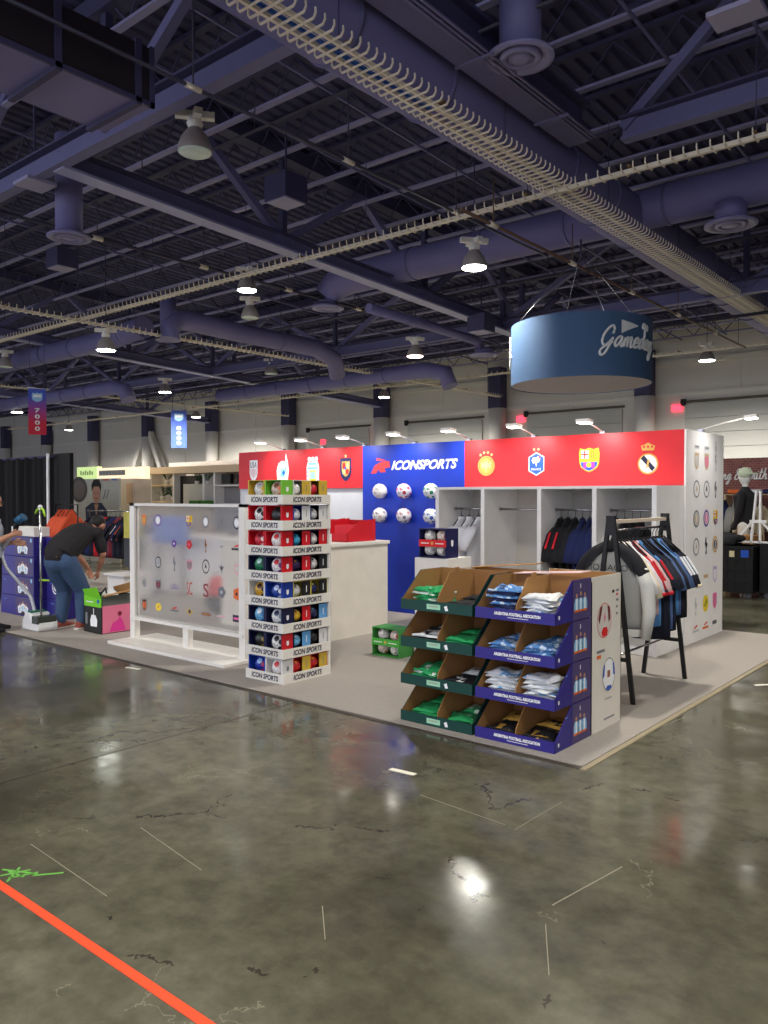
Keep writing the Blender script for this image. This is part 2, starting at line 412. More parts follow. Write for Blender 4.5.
# girders: bottom chord, top chord, diagonals
def girder(axis, fixed, a0, a1, label, zf, pan=7.4):
    def P(s, z): return (s, fixed, z) if axis == 'x' else (fixed, s, z)
    g = thing('roof_girder', label, 'girder')
    def lo(s): return zf(s)
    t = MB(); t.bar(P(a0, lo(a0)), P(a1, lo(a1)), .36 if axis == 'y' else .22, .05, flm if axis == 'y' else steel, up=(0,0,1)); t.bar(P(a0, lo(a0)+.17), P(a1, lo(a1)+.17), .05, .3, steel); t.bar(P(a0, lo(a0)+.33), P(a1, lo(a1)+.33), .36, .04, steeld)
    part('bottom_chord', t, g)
    t = MB(); t.bar(P(a0, lo(a0)+2.2), P(a1, lo(a1)+2.2), .34, .3, steeld); part('top_chord', t, g)
    s = a0; k = 0
    while s+pan/2 <= a1+.01:
        e = s+pan/2; t = MB()
        if k % 2 == 0: t.bar(P(s, lo(s)+.2), P(e, lo(e)+2.1), .16, .16, steel)
        else: t.bar(P(s, lo(s)+2.1), P(e, lo(e)+.2), .16, .16, steel)
        part('diagonal', t, g)
        if k % 2 == 1: t = MB(); t.bar(P(e, lo(e)+.2), P(e, lo(e)+2.1), .14, .14, steeld); part('post', t, g)
        s = e; k += 1
    return g
girder('y', -13.6, 7.3, 33.9, 'long navy steel girder with lit underside running toward the round hanging sign', zg, 5.4)
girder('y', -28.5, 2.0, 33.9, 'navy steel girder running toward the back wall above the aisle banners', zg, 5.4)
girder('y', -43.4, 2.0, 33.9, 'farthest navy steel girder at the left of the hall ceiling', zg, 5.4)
girder('x', 7.3, -43, -7.2, 'navy cross girder meeting the long girder beside the high bay lamp', lambda s: 7.52, 6.2)
girder('x', 13.0, -5.6, 8.0, 'navy cross girder above the right side of the thin cable tray', lambda s: 7.65, 4.5)
girder('x', 22.3, -58, 0, 'navy cross girder far back above the booths', lambda s: 7.0, 7.4)
# beams around the big duct line
t = MB(); t.box((-6.35,2,7.75), (-6.25,12.8,8.35), steeld); t.box((-6.5,2,7.72), (-6.1,12.8,7.78), steel); t.box((-6.5,2,8.3), (-6.1,12.8,8.36), steeld)
single('roof_beam', t, 'dark navy steel beam running along the right side of the broad cable tray', 'beam')
t = MB()
for dx in (0,.07,.14): t.tube([(-6.0+dx,2,7.62),(-6.0+dx,12.5,7.62)], .022, ductm, 6)
for k in range(5): t.box((-6.4,2.6+k*2.2,7.58), (-5.8,2.66+k*2.2,7.6), steel)
single('conduit_bundle', t, 'three parallel navy conduits strapped beside the broad cable tray', 'conduit')

# cable trays
def in_view(p):
    f = -p[0]*math.sin(math.radians(39.8))+p[1]*math.cos(math.radians(39.8)); r = p[0]*math.cos(math.radians(39.8))+p[1]*math.sin(math.radians(39.8))
    return f > .5 and abs(r/f) < .5 and (p[2]-1.68)/f < .64
def tray(label, axis, fixed, z, a0, a1, half, step, spine=False, hz=9.0):
    def P(s, o, zz): return (s, fixed+o, zz) if axis == 'x' else (fixed+o, s, zz)
    g = thing('cable_tray', label, 'cable tray')
    t = MB()
    if spine: t.bar(P(a0,0,z), P(a1,0,z), .07, .07, traym)
    else:
        for o in (-half*.42, half*.42): t.bar(P(a0,o,z), P(a1,o,z), .045, .05, traym)
        t.bar(P(a0,0,z+.05), P(a1,0,z+.05), .05, .03, traym)
    part('rail', t, g)
    t = MB(); t.bar(P(0,-half,z-.02), P(0,half,z-.02), .022, .022, traym)
    for sg in (-1,1): t.bar(P(0,sg*half,z-.02), P(0,sg*(half+.035),z+.03), .02, .02, traym); t.bar(P(0,sg*(half+.035),z+.03), P(0,sg*(half+.03),z+.09), .018, .018, traym)
    ss = []; s = a0
    while s < a1: ss.append(s); s += step
    ss.sort(key=lambda q: (Vector(P(q,0,z))-Vector((0,0,1.7))).length + (50 if not in_view(P(q,0,z)) else 0))
    pr = part('rung', t, g); pr.location = P(ss[0],0,0) if axis == 'x' else (0,ss[0],0)
    pr.location = (ss[0],0,0) if axis == 'x' else (0,ss[0],0)
    for q in ss[1:100]: c = pr.copy(); COL.objects.link(c); c.parent = g; c.location = (q,0,0) if axis == 'x' else (0,q,0)
    if len(ss) > 100:
        t2 = MB()
        for q in ss[100:]: o3 = Vector((q,0,0) if axis == 'x' else (0,q,0)); t2.add([Vector(v)+o3 for v in t.v], t.f, traym)
        part('rung', t2, g)['kind'] = 'stuff'
    s = a0+.8; t = MB()
    while s < a1:
        t.bar(P(s,-half*.75,z+.06), P(s,half*.75,z+.06), .05, .04, mat('rusty_bracket', (120,92,56), .6))
        s += 1.9
    part('bracket', t, g)
    t = MB(); s = a0+.8
    while s < a1: t.tube([P(s,0,z), P(s,0,hz)], .008, steeld, 5); s += 3.8
    part('hanger_rod', t, g)
    return g
tray('broad zinc cable tray running diagonally overhead beneath the big duct', 'y', -6.62, 7.0, 2.5, 34, .27, .15)
tray('thin zinc spine cable tray crossing under the broad tray', 'x', 12.62, 6.95, -46, 5, .13, .2, True)
tray('zinc cable tray running from the far left toward the header panels', 'y', -20.6, 6.5, 5, 33.5, .17, .2, True)
tray('distant zinc cable tray at the far left above the aisle banners', 'y', -35.4, 6.5, 6, 33.5, .17, .3, True)
tray('distant zinc cable tray crossing in front of the back wall', 'x', 27.2, 6.5, -58, 0, .13, .25, True)
t = MB()
for i in range(3): t.tube([(-6.70+i*.05, 2.5+k*.5, 7.045+.008*math.sin(k*1.7+i)) for k in range(14)], .02, mat('blue_cable', (40,96,190), .5), 6)
single('cable_bundle', t, 'blue cables lying in the near end of the broad cable tray', 'cables')

# ducts
d = thing('rectangular_duct', 'large rectangular navy duct at the upper left with dark side panels', 'duct')
a = MB(); a.box((-9.94,-2,6.62), (-8.86,6.0,7.34), ductm); part('duct_body', a, d)
a = MB(); dk = mat('brown_black_duct_lining', (40,34,36), .35, var=.2, scale=1)
a.box((-8.86,-2,6.66), (-8.83,5.98,7.34), dk); part('side_panel', a, d, 'dark brown side panel')
a = MB()
for k in range(8): a.box((-9.98,-1.6+k*1.05,6.57), (-8.8,-1.52+k*1.05,7.38), steeld)
a.box((-8.84,-2,6.6), (-8.8,6.02,6.66), steeld); a.box((-8.84,5.96,6.6), (-8.8,6.02,7.36), steeld); part('flange', a, d)
def rduct(label, pts, r, diffs=()):
    d = thing('round_duct', label, 'duct'); a = MB(); a.tube(pts, r, ductm, 20); part('duct_pipe', a, d)
    P = [Vector(p) for p in pts]; a = MB()
    for i in range(len(P)-1):
        L_ = (P[i+1]-P[i]).length; n = int(L_/2.4)
        for k in range(1, n+1):
            c = P[i].lerp(P[i+1], k/(n+1)); dd = (P[i+1]-P[i]).normalized(); a.tube([c-dd*.03, c+dd*.03], r*1.05, steel, 20)
    if a.v: part('duct_joint', a, d)
    return d
rduct('big round navy duct running directly above the broad cable tray', [(-7.15,1.5,7.75),(-7.15,11.6,7.75),(-7.15,19,7.65),(-7.0,30,7.4)], .52)
def elbow(c, r, a0, a1, axis_u, axis_v, n=6):
    return [tuple(Vector(c)+Vector(axis_u)*(r*math.cos(a0+(a1-a0)*i/n))+Vector(axis_v)*(r*math.sin(a0+(a1-a0)*i/n)) for i in range(n+1))]
rduct('long round navy duct crossing behind the broad cable tray to a ceiling diffuser', [(5,16.8,7.8),(-15.2,16.8,7.8),(-15.75,16.8,7.72),(-16.05,16.8,7.5),(-16.1,16.8,7.2)], .42)
rduct('round navy duct at the left running behind the crossing trays', [(-33,14.9,6.95),(-24.6,14.9,6.95),(-22,14.6,7.0)], .34)
rduct('round navy duct bending down left of the red header', [(-20.2,14.3,6.35),(-20.2,14.35,6.75),(-20.2,14.6,6.95),(-20.2,15,7.0),(-20.2,17,6.95),(-20,20.2,6.9),(-20.3,21.5,6.7),(-20.6,22,6.2)], .30)
rduct('distant round navy duct near the middle of the back wall', [(-30,24,6.4),(-18,24.2,6.4),(-17.2,24.2,6.2),(-17,24.2,5.7)], .3)
rduct('distant round navy duct at the far left below the girders', [(-42,18.5,6.2),(-30,18.5,6.2),(-29.2,18.5,6.0),(-29,18.5,5.6)], .3)
rduct('navy branch duct joining below the long girder', [(-14.9,17.2,7.0),(-14.75,20.5,6.9),(-14.7,22.4,6.82),(-14.7,22.9,6.5)], .14)

def diffuser(x, y, z, r, label, top=8.8):
    d = thing('ceiling_diffuser', label, 'air diffuser', (x,y,z))
    a = MB(); a.tube([(0,0,.08),(0,0,top-z)], r*.62, ductm, 20); part('duct_drop', a, d)
    a = MB(); dm = mat('diffuser_metal', (124,120,160), .45)
    a.lathe([(r*.62,.12),(r,.03),(r,0),(r*.82,-.01),(r*.62,.05)], (0,0,0), dm, 24)
    part('outer_cone', a, d)
    a = MB(); a.lathe([(r*.60,.06),(r*.62,0),(r*.45,-.02),(r*.40,.05)], (0,0,0), dm, 24); a.lathe([(r*.36,.06),(r*.36,0),(r*.2,-.02),(0.001,-.02)], (0,0,0), dm, 24); part('inner_cone', a, d)
diffuser(-5.62,9.64,7.62,.46,'large round ceiling diffuser at the top centre right of the cable tray')
diffuser(-15.05,8.29,6.8,.42,'round ceiling diffuser on a thick drop left of the long girder')
diffuser(-4.95,16.7,7.05,.50,'round ceiling diffuser hanging from the cross duct at the right', 7.5)
diffuser(-16.1,16.8,7.08,.46,'round ceiling diffuser under the elbow of the long cross duct', 7.3)
diffuser(-23.7,16.7,7.1,.45,'small round ceiling diffuser behind the left pair of crossing trays', 8.6)
diffuser(-14.7,22.9,6.4,.5,'small distant round ceiling diffuser below the long girder', 6.6)
sg = mat('speaker_grille', (150,146,176), .6)
for x, y, z, l in ((-11.74,11.05,7.5,'navy ceiling speaker box beside the brace of the long girder'),(-20.84,11.27,7.9,'navy ceiling speaker box behind the round diffuser on the left'),(-13.2,20.4,6.6,'small distant navy speaker box right of the pinkish lamp')):
    d = thing('ceiling_speaker', l, 'speaker', (x,y,z)); a = MB(); a.box((-.3,-.3,0), (.3,.3,.5), steeld); a.bar((0,0,.5), (0,0,9.1-z), .03, .03, steeld); part('cabinet', a, d)
    a = MB(); a.box((-.27,-.27,-.02), (.27,.27,0), sg); part('grille', a, d)
# thin horizontal unistrut with panel at the top right
t = MB(); t.box((-.3,-.22,0), (.3,.22,.06), sg); t.bar((0,0,.05), (0,0,1.6), .03, .03, steeld)
single('ceiling_panel', t, 'pale square ceiling fixture at the top right corner', 'fixture', (-3.0,10.3,7.5))

t = MB(); t.box((-.28,-.28,0), (.28,.28,.06), sg); t.bar((0,0,.05), (0,0,1.6), .03, .03, steeld)
single('ceiling_panel', t, 'flat grey ceiling fixture at the far left under the cross girder', 'fixture', (-14.59,7.37,7.45))
# high bay lamps
lens_on = emis('lamp_lens_lit', (245,250,240), 26.0)
lens_pk = emis('lamp_lens_pink', (255,214,196), 18.0)
lens_off = mat('lamp_lens_unlit', (196,214,206), .25)
refl = mat('lamp_reflector', (150,142,140), .35)
refl2 = mat('lamp_housing', (222,218,210), .5)
def lamp(x, y, z, label, state, top=None):
    d = thing('high_bay_lamp', label, 'lamp', (x,y,z)); top = (top or zj(y))-z
    a = MB(); a.lathe([(.26,0),(.265,.03),(.25,.12),(.2,.24),(.12,.34),(.09,.38)], (0,0,0), refl, 24); part('reflector', a, d)
    a = MB(); a.lathe([(.001,-.02),(.24,-.015),(.26,0),(.255,.02)], (0,0,0), {'on': lens_on, 'pink': lens_pk, 'off': lens_off}[state], 24); part('lens', a, d)
    a = MB(); a.tube([(0,0,.36),(0,0,.56)], .1, refl2, 12); a.box((-.30,-.06,.52), (.30,.06,.62), refl2, Matrix.Rotation(.9,4,'Z')); a.box((-.24,-.06,.50), (.24,.06,.60), refl2, Matrix.Rotation(-.4,4,'Z')); a.lathe([(.1,.36),(.13,.44),(.08,.52)],(0,0,0),refl2,12); part('ballast', a, d)
    a = MB(); a.tube([(0,0,.58),(0,0,top)], .012, steeld, 6); part('chain', a, d)
    if state != 'off':
        l = bpy.data.lights.new('lamp_light', 'SPOT'); l.energy = LAMP_W*(1.0 if state == 'on' else .8)*(3.8 if y > 19 else 1); l.shadow_soft_size = .24; l.spot_size = 2.45 if y < 19 else 2.9; l.spot_blend = .6
        l.color = (1,.945,.86) if state == 'on' else (1,.85,.75)
        o = bpy.data.objects.new('lamp_light', l); COL.objects.link(o); o.parent = d; o.location = (0,0,-.06)
LAMP_W = 1300
for x, y, z, l, s in (
    (-10.25,7.73,7.0,'unlit high bay lamp hanging nearest at the upper left','off'),
    (-9.42,14.28,6.5,'lit high bay lamp hanging beneath the long cross duct','on'),
    (-16.96,14.5,7.3,'lit high bay lamp beside the crossing of tray and girder','on'),
    (-18.44,15.88,7.0,'unlit high bay lamp just below a lit one left of the girder','off'),
    (-20.84,12.57,5.85,'lit high bay lamp left of the crossing cable trays','on'),
    (-15.87,20.62,6.2,'pinkish lit high bay lamp in the middle of the hall','pink'),
    (-9.27,28.72,6.4,'lit high bay lamp right of the round hanging sign','on'),
    (-29.74,20.77,6.2,'lit high bay lamp between the two aisle banners','on'),
    (-24.32,29.19,6.35,'lit high bay lamp in front of the centre back wall','on'),
    (-30.08,13.98,6.5,'unlit high bay lamp cut off by the left picture edge','off'),
    (-39.67,19.01,5.85,'lit high bay lamp left of the red and blue banner','on'),
    (-39.37,29.67,6.4,'small distant lit high bay lamp right of the second banner','on'),
    (-51.81,28.42,6.2,'small distant lit high bay lamp beside the red and blue banner','on'),
    (-24.69,22.38,6.7,'unlit high bay lamp above the left red header','off')):
    lamp(x, y, z, l, s)
# lamps of the same grid nearer than the picture
for i, (x, y) in enumerate(((-10.5,-1),(-2.0,1.2),(-3.5,8.2),(5,-1),(4,8),(3.5,17),(-19,1.5),(-27,4),(-2,-8),(-13,-8))):
    lamp(x, y, 8.2 if y < 4 else 7.6, 'lit high bay lamp hanging overhead outside the picture, '+('left behind the viewer','right behind the viewer','over the closets','far right behind the viewer','right of the booth','above the right neighbour booth','over the left aisle','over the far left aisle','far behind the viewer','left and far behind the viewer')[i], 'on')
# ---------------------------------------------------------------- crests (flat prints)
gr_mid = mat('pale_grey_print', (206,206,204), .5)
def crest(kind, fr, parent, w, h, name='crest', label=None):
    """print a club or federation crest centred on the frame, w wide and h tall"""
    m = MB(); K = [0.002]
    def k(): K[0] += .0008; return K[0]
    if kind == 'usa':
        m.shield(fr,0,0,w,h,whitep,k()); text('USA', fr, 0, h*.28, w*.8, h*.26, inkb, parent, k=.006)
        for i in range(-2,3): m.rect(fr, i*w*.17-w*.035, -h*.34+abs(i)*h*.07, i*w*.17+w*.035, h*.1, mat('pale_red_print',(214,150,160),.5), k())
    elif kind == 'mex':
        m.poly(fr, [(-w*.5,-h*.5),(-w*.55,-h*.1),(-w*.4,h*.15),(-w*.1,h*.24),(w*.2,h*.22),(w*.25,h*.5),(w*.42,h*.2),(w*.5,-h*.1),(w*.42,-h*.5)], whitep, k())
        m.poly(fr, [(-w*.25,-h*.3),(-w*.2,0),(w*.12,-h*.06),(w*.3,h*.28),(w*.32,-h*.1),(w*.1,-h*.35)], mat('aqua_print',(130,214,220),.5), k())
        m.poly(fr, [(-w*.1,-h*.2),(w*.02,-h*.08),(w*.2,-h*.16),(w*.08,-h*.28)], midb, k())
    elif kind == 'arg':
        m.poly(fr, [(-w*.5,-h*.5),(-w*.5,h*.1),(-w*.4,h*.28),(w*.4,h*.28),(w*.5,h*.1),(w*.5,-h*.5)], whitep, k())
        for a in (-.28,0,.28): m.disc(fr, a*w, h*.38, w*.13, whitep, k())
        m.rect(fr,-w*.34,h*.16,w*.34,h*.24,mat('cyan_print',(110,220,235),.5),k()); m.rect(fr,-w*.4,h*.0,w*.4,h*.08,skyb,k())
        m.rect(fr,-w*.26,-h*.42,w*.26,-h*.04,yellow,k()); m.rect(fr,-w*.2,-h*.36,w*.2,-h*.1,lblue,k()); text('AFA', fr, 0, -h*.22, w*.34, h*.16, inkb, parent, k=.008)
        for a in (-.42,.42):
            for b in (-.1,-.25,-.4): m.rect(fr, a*w-w*.03, b*h-h*.03, a*w+w*.03, b*h+h*.03, midb, k())
    elif kind == 'esp':
        m.shield(fr,0,-h*.06,w,h*.88,mat('deep_navy_print',(30,36,92),.5),k()); m.star(fr,0,h*.46,w*.16,goldl,k())
        m.shield(fr,0,-h*.02,w*.72,h*.6,gold,k(),1)
        m.rect(fr,-w*.28,-h*.02,-w*.02,h*.2,redp,k()); m.rect(fr,w*.02,-h*.02,w*.28,h*.2,goldl,k()); m.rect(fr,-w*.28,-h*.22,-w*.02,-h*.04,goldl,k()); m.rect(fr,w*.02,-h*.22,w*.28,-h*.04,redp,k()); m.disc(fr,0,h*.0,w*.09,midb,k())
    elif kind == 'ger':
        m.disc(fr,0,-h*.1,w*.5,gold,k(),28,1.0); m.ring(fr,0,-h*.1,w*.40,w*.43,mat('brown_gold',(190,130,60),.5),k()); 
        m.poly(fr, [(-w*.3,h*.06),(-w*.12,-h*.02),(-w*.05,h*.1),(w*.05,h*.1),(w*.12,-h*.02),(w*.3,h*.06),(w*.24,-h*.2),(w*.08,-h*.16),(0,-h*.34),(-w*.08,-h*.16),(-w*.24,-h*.2)], goldl, k())
        for i in range(4): a = -36+24*i; m.star(fr, w*.56*math.sin(math.radians(a)), -h*.1+w*.68*math.cos(math.radians(a)), w*.1, goldl, k())
    elif kind == 'fra':
        m.shield(fr,0,-h*.08,w,h*.84,whitep,k(),2); m.shield(fr,0,-h*.08,w*.9,h*.76,midb,k(),2)
        m.poly(fr, [(-w*.3,h*.05),(-w*.2,h*.16),(0,h*.14),(w*.12,h*.2),(w*.26,h*.12),(w*.16,-h*.02),(w*.04,-h*.04),(0,-h*.2),(-w*.06,-h*.04),(-w*.2,-h*.06)], whitep, k())
        m.disc(fr,w*.2,h*.14,w*.06,redp,k(),8)
        text('FRANCE', fr, 0, -h*.27, w*.62, h*.08, whitep, parent, k=.007)
        for a in (-.14,.14): m.star(fr,a*w,h*.44,w*.1,goldl,k())
    elif kind == 'bar':
        m.shield(fr,0,0,w,h,yellow,k(),1); m.rect(fr,-w*.4,h*.06,-w*.03,h*.4,whitep,k())
        m.rect(fr,-w*.25,h*.06,-w*.18,h*.4,redp,k()); m.rect(fr,-w*.4,h*.2,-w*.03,h*.26,redp,k())
        for i in range(3): m.rect(fr,w*(.09+i*.12),h*.06,w*(.13+i*.12),h*.4,redp,k())
        m.poly(fr, [(-w*.42,-h*.08),(-w*.38,-h*.24),(-w*.2,-h*.38),(0,-h*.44),(w*.2,-h*.38),(w*.38,-h*.24),(w*.42,-h*.08)], midb, k())
        for a in (-.2,.2): m.rect(fr,a*w-w*.08,-h*.34,a*w+w*.08,-h*.08,mat('garnet_print',(160,60,160),.5),k())
        m.disc(fr,0,-h*.2,w*.12,yellow,k(),14)
    elif kind == 'rma':
        m.disc(fr,0,-h*.14,w*.5,gold,k(),28); m.disc(fr,0,-h*.14,w*.42,whitep,k(),28)
        m.poly(fr, [(-w*.36,h*.02),(-w*.2,h*.12),(w*.34,-h*.26),(w*.2,-h*.36)], inkb, k())
        m.poly(fr, [(-w*.1,-h*.3),(-w*.02,-h*.02),(w*.1,-h*.02),(w*.02,-h*.18),(w*.1,-h*.3),(0,-h*.22)], gold, k())
        m.poly(fr, [(-w*.28,h*.26),(-w*.34,h*.4),(-w*.16,h*.44),(0,h*.5),(w*.16,h*.44),(w*.34,h*.4),(w*.28,h*.26)], gold, k())
        for a in (-.2,0,.2): m.disc(fr,a*w,h*.37,w*.06,red,k(),8)
    else:
        c1, c2, shp = kind
        if shp == 'disc': m.disc(fr,0,0,w*.5,c1,k(),22,h/w); m.disc(fr,0,0,w*.38,gr_mid,k(),22,h/w); m.disc(fr,0,0,w*.28,c2,k(),18,h/w); m.rect(fr,-w*.05,-h*.2,w*.05,h*.2,whitep,k())
        elif shp == 'ring': m.ring(fr,0,0,w*.42,w*.5,c1,k(),22,h/w); m.poly(fr,[(-w*.16,-h*.16),(0,h*.26),(w*.16,-h*.16),(0,-h*.05)],c2,k())
        elif shp == 'shield': m.shield(fr,0,0,w,h,c1,k(),1); m.shield(fr,0,-h*.04,w*.72,h*.66,c2,k(),0); m.rect(fr,-w*.06,-h*.32,w*.06,h*.28,c1,k())
        elif shp == 'bird': m.poly(fr,[(-w*.2,-h*.5),(0,-h*.2),(-w*.3,h*.1),(-w*.1,h*.5),(w*.1,h*.44),(w*.05,h*.2),(w*.35,h*.1),(w*.1,-h*.2),(w*.15,-h*.5)],c1,k())
        elif shp == 'wing': m.poly(fr,[(-w*.5,h*.2),(-w*.1,h*.1),(0,h*.5),(w*.1,h*.1),(w*.5,h*.2),(w*.15,-h*.2),(0,-h*.5),(-w*.15,-h*.2)],c1,k()); m.disc(fr,0,0,w*.14,c2,k(),12)
        elif shp == 'swoosh': m.poly(fr,[(-w*.35,h*.1),(w*.2,h*.5),(w*.35,h*.3),(-w*.1,h*.05)],redp,k()); m.rect(fr,-w*.5,-h*.4,w*.5,-h*.1,c1,k())
        elif shp == 'bars': m.rect(fr,-w*.5,-h*.35,w*.5,h*.35,c1,k()); m.rect(fr,-w*.4,-h*.12,w*.4,h*.12,c2,k())
        elif shp == 'oval': m.disc(fr,0,0,w*.5,c1,k(),22,h/w); m.poly(fr,[(-w*.3,-h*.1),(w*.1,h*.3),(w*.34,h*.1),(-w*.1,-h*.25)],c2,k())
        elif shp == 'flower':
            for i in range(5): m.disc(fr,w*.26*math.cos(i*1.257),h*.26*math.sin(i*1.257),w*.24,c1,k(),10)
            m.disc(fr,0,0,w*.14,c2,k(),10)
        elif isinstance(shp, str) and shp.startswith('T:'):
            text(shp[2:], fr, 0, 0, w, h, c1, parent); return None
    return part(name, m, parent, label)

# ---------------------------------------------------------------- display wall
BY = 8.94
booth = thing('display_wall', 'booth display wall with red and blue header and white closets standing on the carpet', 'display wall', (0,0,0))
a = MB(); a.box((-10.68,BY,1.80), (-7.86,BY+.12,2.42), red); part('header_panel', a, booth, 'left red header panel')
a = MB(); a.box((-6.04,BY,1.80), (-3.122,BY+.12,2.42), red); part('header_panel', a, booth, 'right red header panel')
a = MB(); a.box((-7.86,BY,.0), (-6.04,BY+.12,2.42), blue); bp_ = part('blue_panel', a, booth, 'tall blue panel with printed logo')
a = MB(); a.box((-3.122,BY,0), (-3.10,10.25,2.42), white2); part('end_panel', a, booth, 'white end panel printed with crests')
bw = mat('pale_grey_wall', (208,210,212), .6)
a = MB(); a.box((-10.68,BY+.04,0), (-7.86,BY+.12,1.80), bw); a.box((-10.7,BY+.12,0), (-3.14,10.2,.08), bw); a.box((-10.68,10.1,0),(-3.14,10.2,2.40), bw); part('back_wall', a, booth)
F = lambda x, z, y=BY: Fr((x,y,z),(1,0,0),(0,0,1))
CR = [('usa',-10.3,2.1,.20,.36),('mex',-9.58,2.14,.27,.46),('arg',-8.9,2.1,.27,.42),('esp',-8.2,2.1,.23,.40),('ger',-5.7,2.11,.26,.34),('fra',-4.96,2.11,.22,.35),('bar',-4.25,2.11,.26,.29),('rma',-3.53,2.10,.24,.38)]
for kd, x, z, w_, h_ in CR: crest(kd, F(x,z), booth, w_, h_)
# logo on the blue header
lg = MB(); f = F(-7.50,2.11)
lr = mat('logo_red', (226,60,60), .5)
lg.poly(f, [(-.20,-.10),(-.12,.02),(.02,.075),(.15,.075),(.17,-.01),(.06,-.03),(.09,-.085),(-.02,-.085),(-.05,-.04),(-.10,-.10)], lr)
lg.poly(f, [(-.10,.085),(-.08,.13),(.10,.085),(.0,.085)], lr, .003); lg.rect(f,-.10,-.03,-.03,.0,lr,.003)
part('logo_mark', lg, booth)
text('ICONSPORTS', F(-6.73,2.12), 0, 0, 1.16, .135, whitep, booth, shear=.35, bold=.035)
# small logos on the end panel
E_ = lambda y, z: Fr((-3.10,y,z),(0,1,0),(0,0,1))
gr = mat('pale_print', (196,196,196), .5); tanp = mat('tan_print', (200,176,140), .5)
cols = [9.28, 9.62, 9.95]
ROWS = [(2.24,[(gr,inkg,'bars'),(gr,inkg,'bars'),(gr,tanp,'bird')]),(2.08,[(tanp,gr,'shield'),(tanp,pinkp,'shield'),(gr,inkg,'bird')]),
        (1.76,[(inkg,tanp,'ring'),(inkg,inkk,'ring'),(inkg,inkk,'bird')]),(1.42,[(inkg,tanp,'disc'),(purp,pinkp,'disc'),(maroon,midb,'bar')]),
        (1.10,[(inkg,tanp,'ring'),(inkb,inkb,'bird'),(gold,inkb,'disc')]),(.74,[(gr,inkg,'shield'),(tanp,gold,'bars'),(mat('lilac_print',(190,176,210),.5),whitep,'shield')]),
        (.42,[(gr,gold,'bird'),(yellow,mat('olive_print',(150,150,40),.5),'oval'),(pinkp,mat('rose_print',(210,120,160),.5),'shield')]),(.16,[(gr,gold,'swoosh'),(orangep,gr,'swoosh'),(inkk,inkg,'bars')])]
for z, row in ROWS:
    for y, kd in zip(cols, row):
        h_ = {'bars':.06,'swoosh':.09}.get(kd[2], .2); 
        if kd[2] == 'bar': crest('bar', E_(y,z), booth, .16, .19)
        else: crest(kd, E_(y,z), booth, .2 if kd[2] in ('disc','oval','ring','swoosh') else .15, h_)
# closets in front of the header plane
CY = 8.12
cl = thing('closet_unit', 'white open closet unit with four hanging bays below the right red header', 'closet', (0,0,0))
xs = [-5.9,-5.23,-4.47,-3.80,-3.14]
for x in xs: a = MB(); a.box((x-.025,CY,0), (x+.025,BY-.03,1.76), white2); part('divider', a, cl)
a = MB(); a.box((-5.925,CY,1.76), (-3.115,BY-.03,1.79), white2); part('top_board', a, cl)
inn = mat('closet_back_grey', (196,192,184), .7)
a = MB(); a.box((-5.9,BY-.05,0), (-3.14,BY-.03,1.76), inn); part('back_board', a, cl)
a = MB(); a.box((-5.9,CY+.02,.0), (-3.14,BY-.05,.1), white2); part('plinth', a, cl)
for i in range(4):
    a = MB(); a.tube([(xs[i]+.025,CY+.36,1.52),(xs[i+1]-.025,CY+.36,1.52)], .013, chrome, 10)
    for e in (xs[i]+.03, xs[i+1]-.03): a.lathe([(.03,-.004),(.03,.004)], (e,CY+.36,1.52), chrome, 12, Matrix.Rotation(PI/2,4,'Y'))
    part('rail', a, cl)
    a = MB(); a.lathe([(.03,0),(.035,.012)], ((xs[i]+xs[i+1])/2, CY+.2, 1.745), chrome, 12); part('downlight', a, cl)

# counter
a = MB(); a.box((0,0,0), (1.97,1.02,1.09), cream)
a.box((-.02,-.02,1.09), (1.99,1.04,1.13), white)
single('counter', a, 'plain cream white counter block behind the ball tower', 'counter', (-8.3,6.65,0), bevel=.004)

# red bins on the counter
def red_bin(x, y, w_, lab, c):
    d = thing('display_bin', lab, 'bin', (x,y,1.131))
    a = MB(); dpt = .52
    for xx in (0, w_-.006): a.add([(xx,0,0),(xx,dpt,0),(xx,dpt,.27),(xx,.22,.24),(xx,0,.10),(xx+.006,0,0),(xx+.006,dpt,0),(xx+.006,dpt,.27),(xx+.006,.22,.24),(xx+.006,0,.10)], [(0,1,2,3,4),(9,8,7,6,5),(0,5,6,1),(1,6,7,2),(2,7,8,3),(3,8,9,4),(4,9,5,0)], c)
    a.box((0,0,0),(w_,.006,.10),c); a.box((0,dpt-.006,0),(w_,dpt,.25),c); a.box((0,0,0),(w_,dpt,.006),c); part('carton', a, d)
    a = MB(); a.box((w_*.5-.003,.02,.01),(w_*.5+.003,dpt-.02,.2), mat('pink_card',(228,70,84),.5)); part('divider', a, d)
red_bin(-7.35,7.0,.44,'red card display bin on the counter, the one nearer the left red header',redbox)
red_bin(-6.84,7.0,.44,'red card display bin at the right end of the cream counter',redbox)
a = MB(); a.box((0,0,0),(.22,.012,.11),whitep); f = Fr((0,0,0),(1,0,0),(0,0,1))
for i, c in enumerate((redp,greenp,redp,inkb)): a.disc(f,.04+i*.046,.07,.014,c,.002,10)
single('sign_card', a, 'small white card with a row of round emblems on the counter', 'card', (-6.62,6.72,1.131))

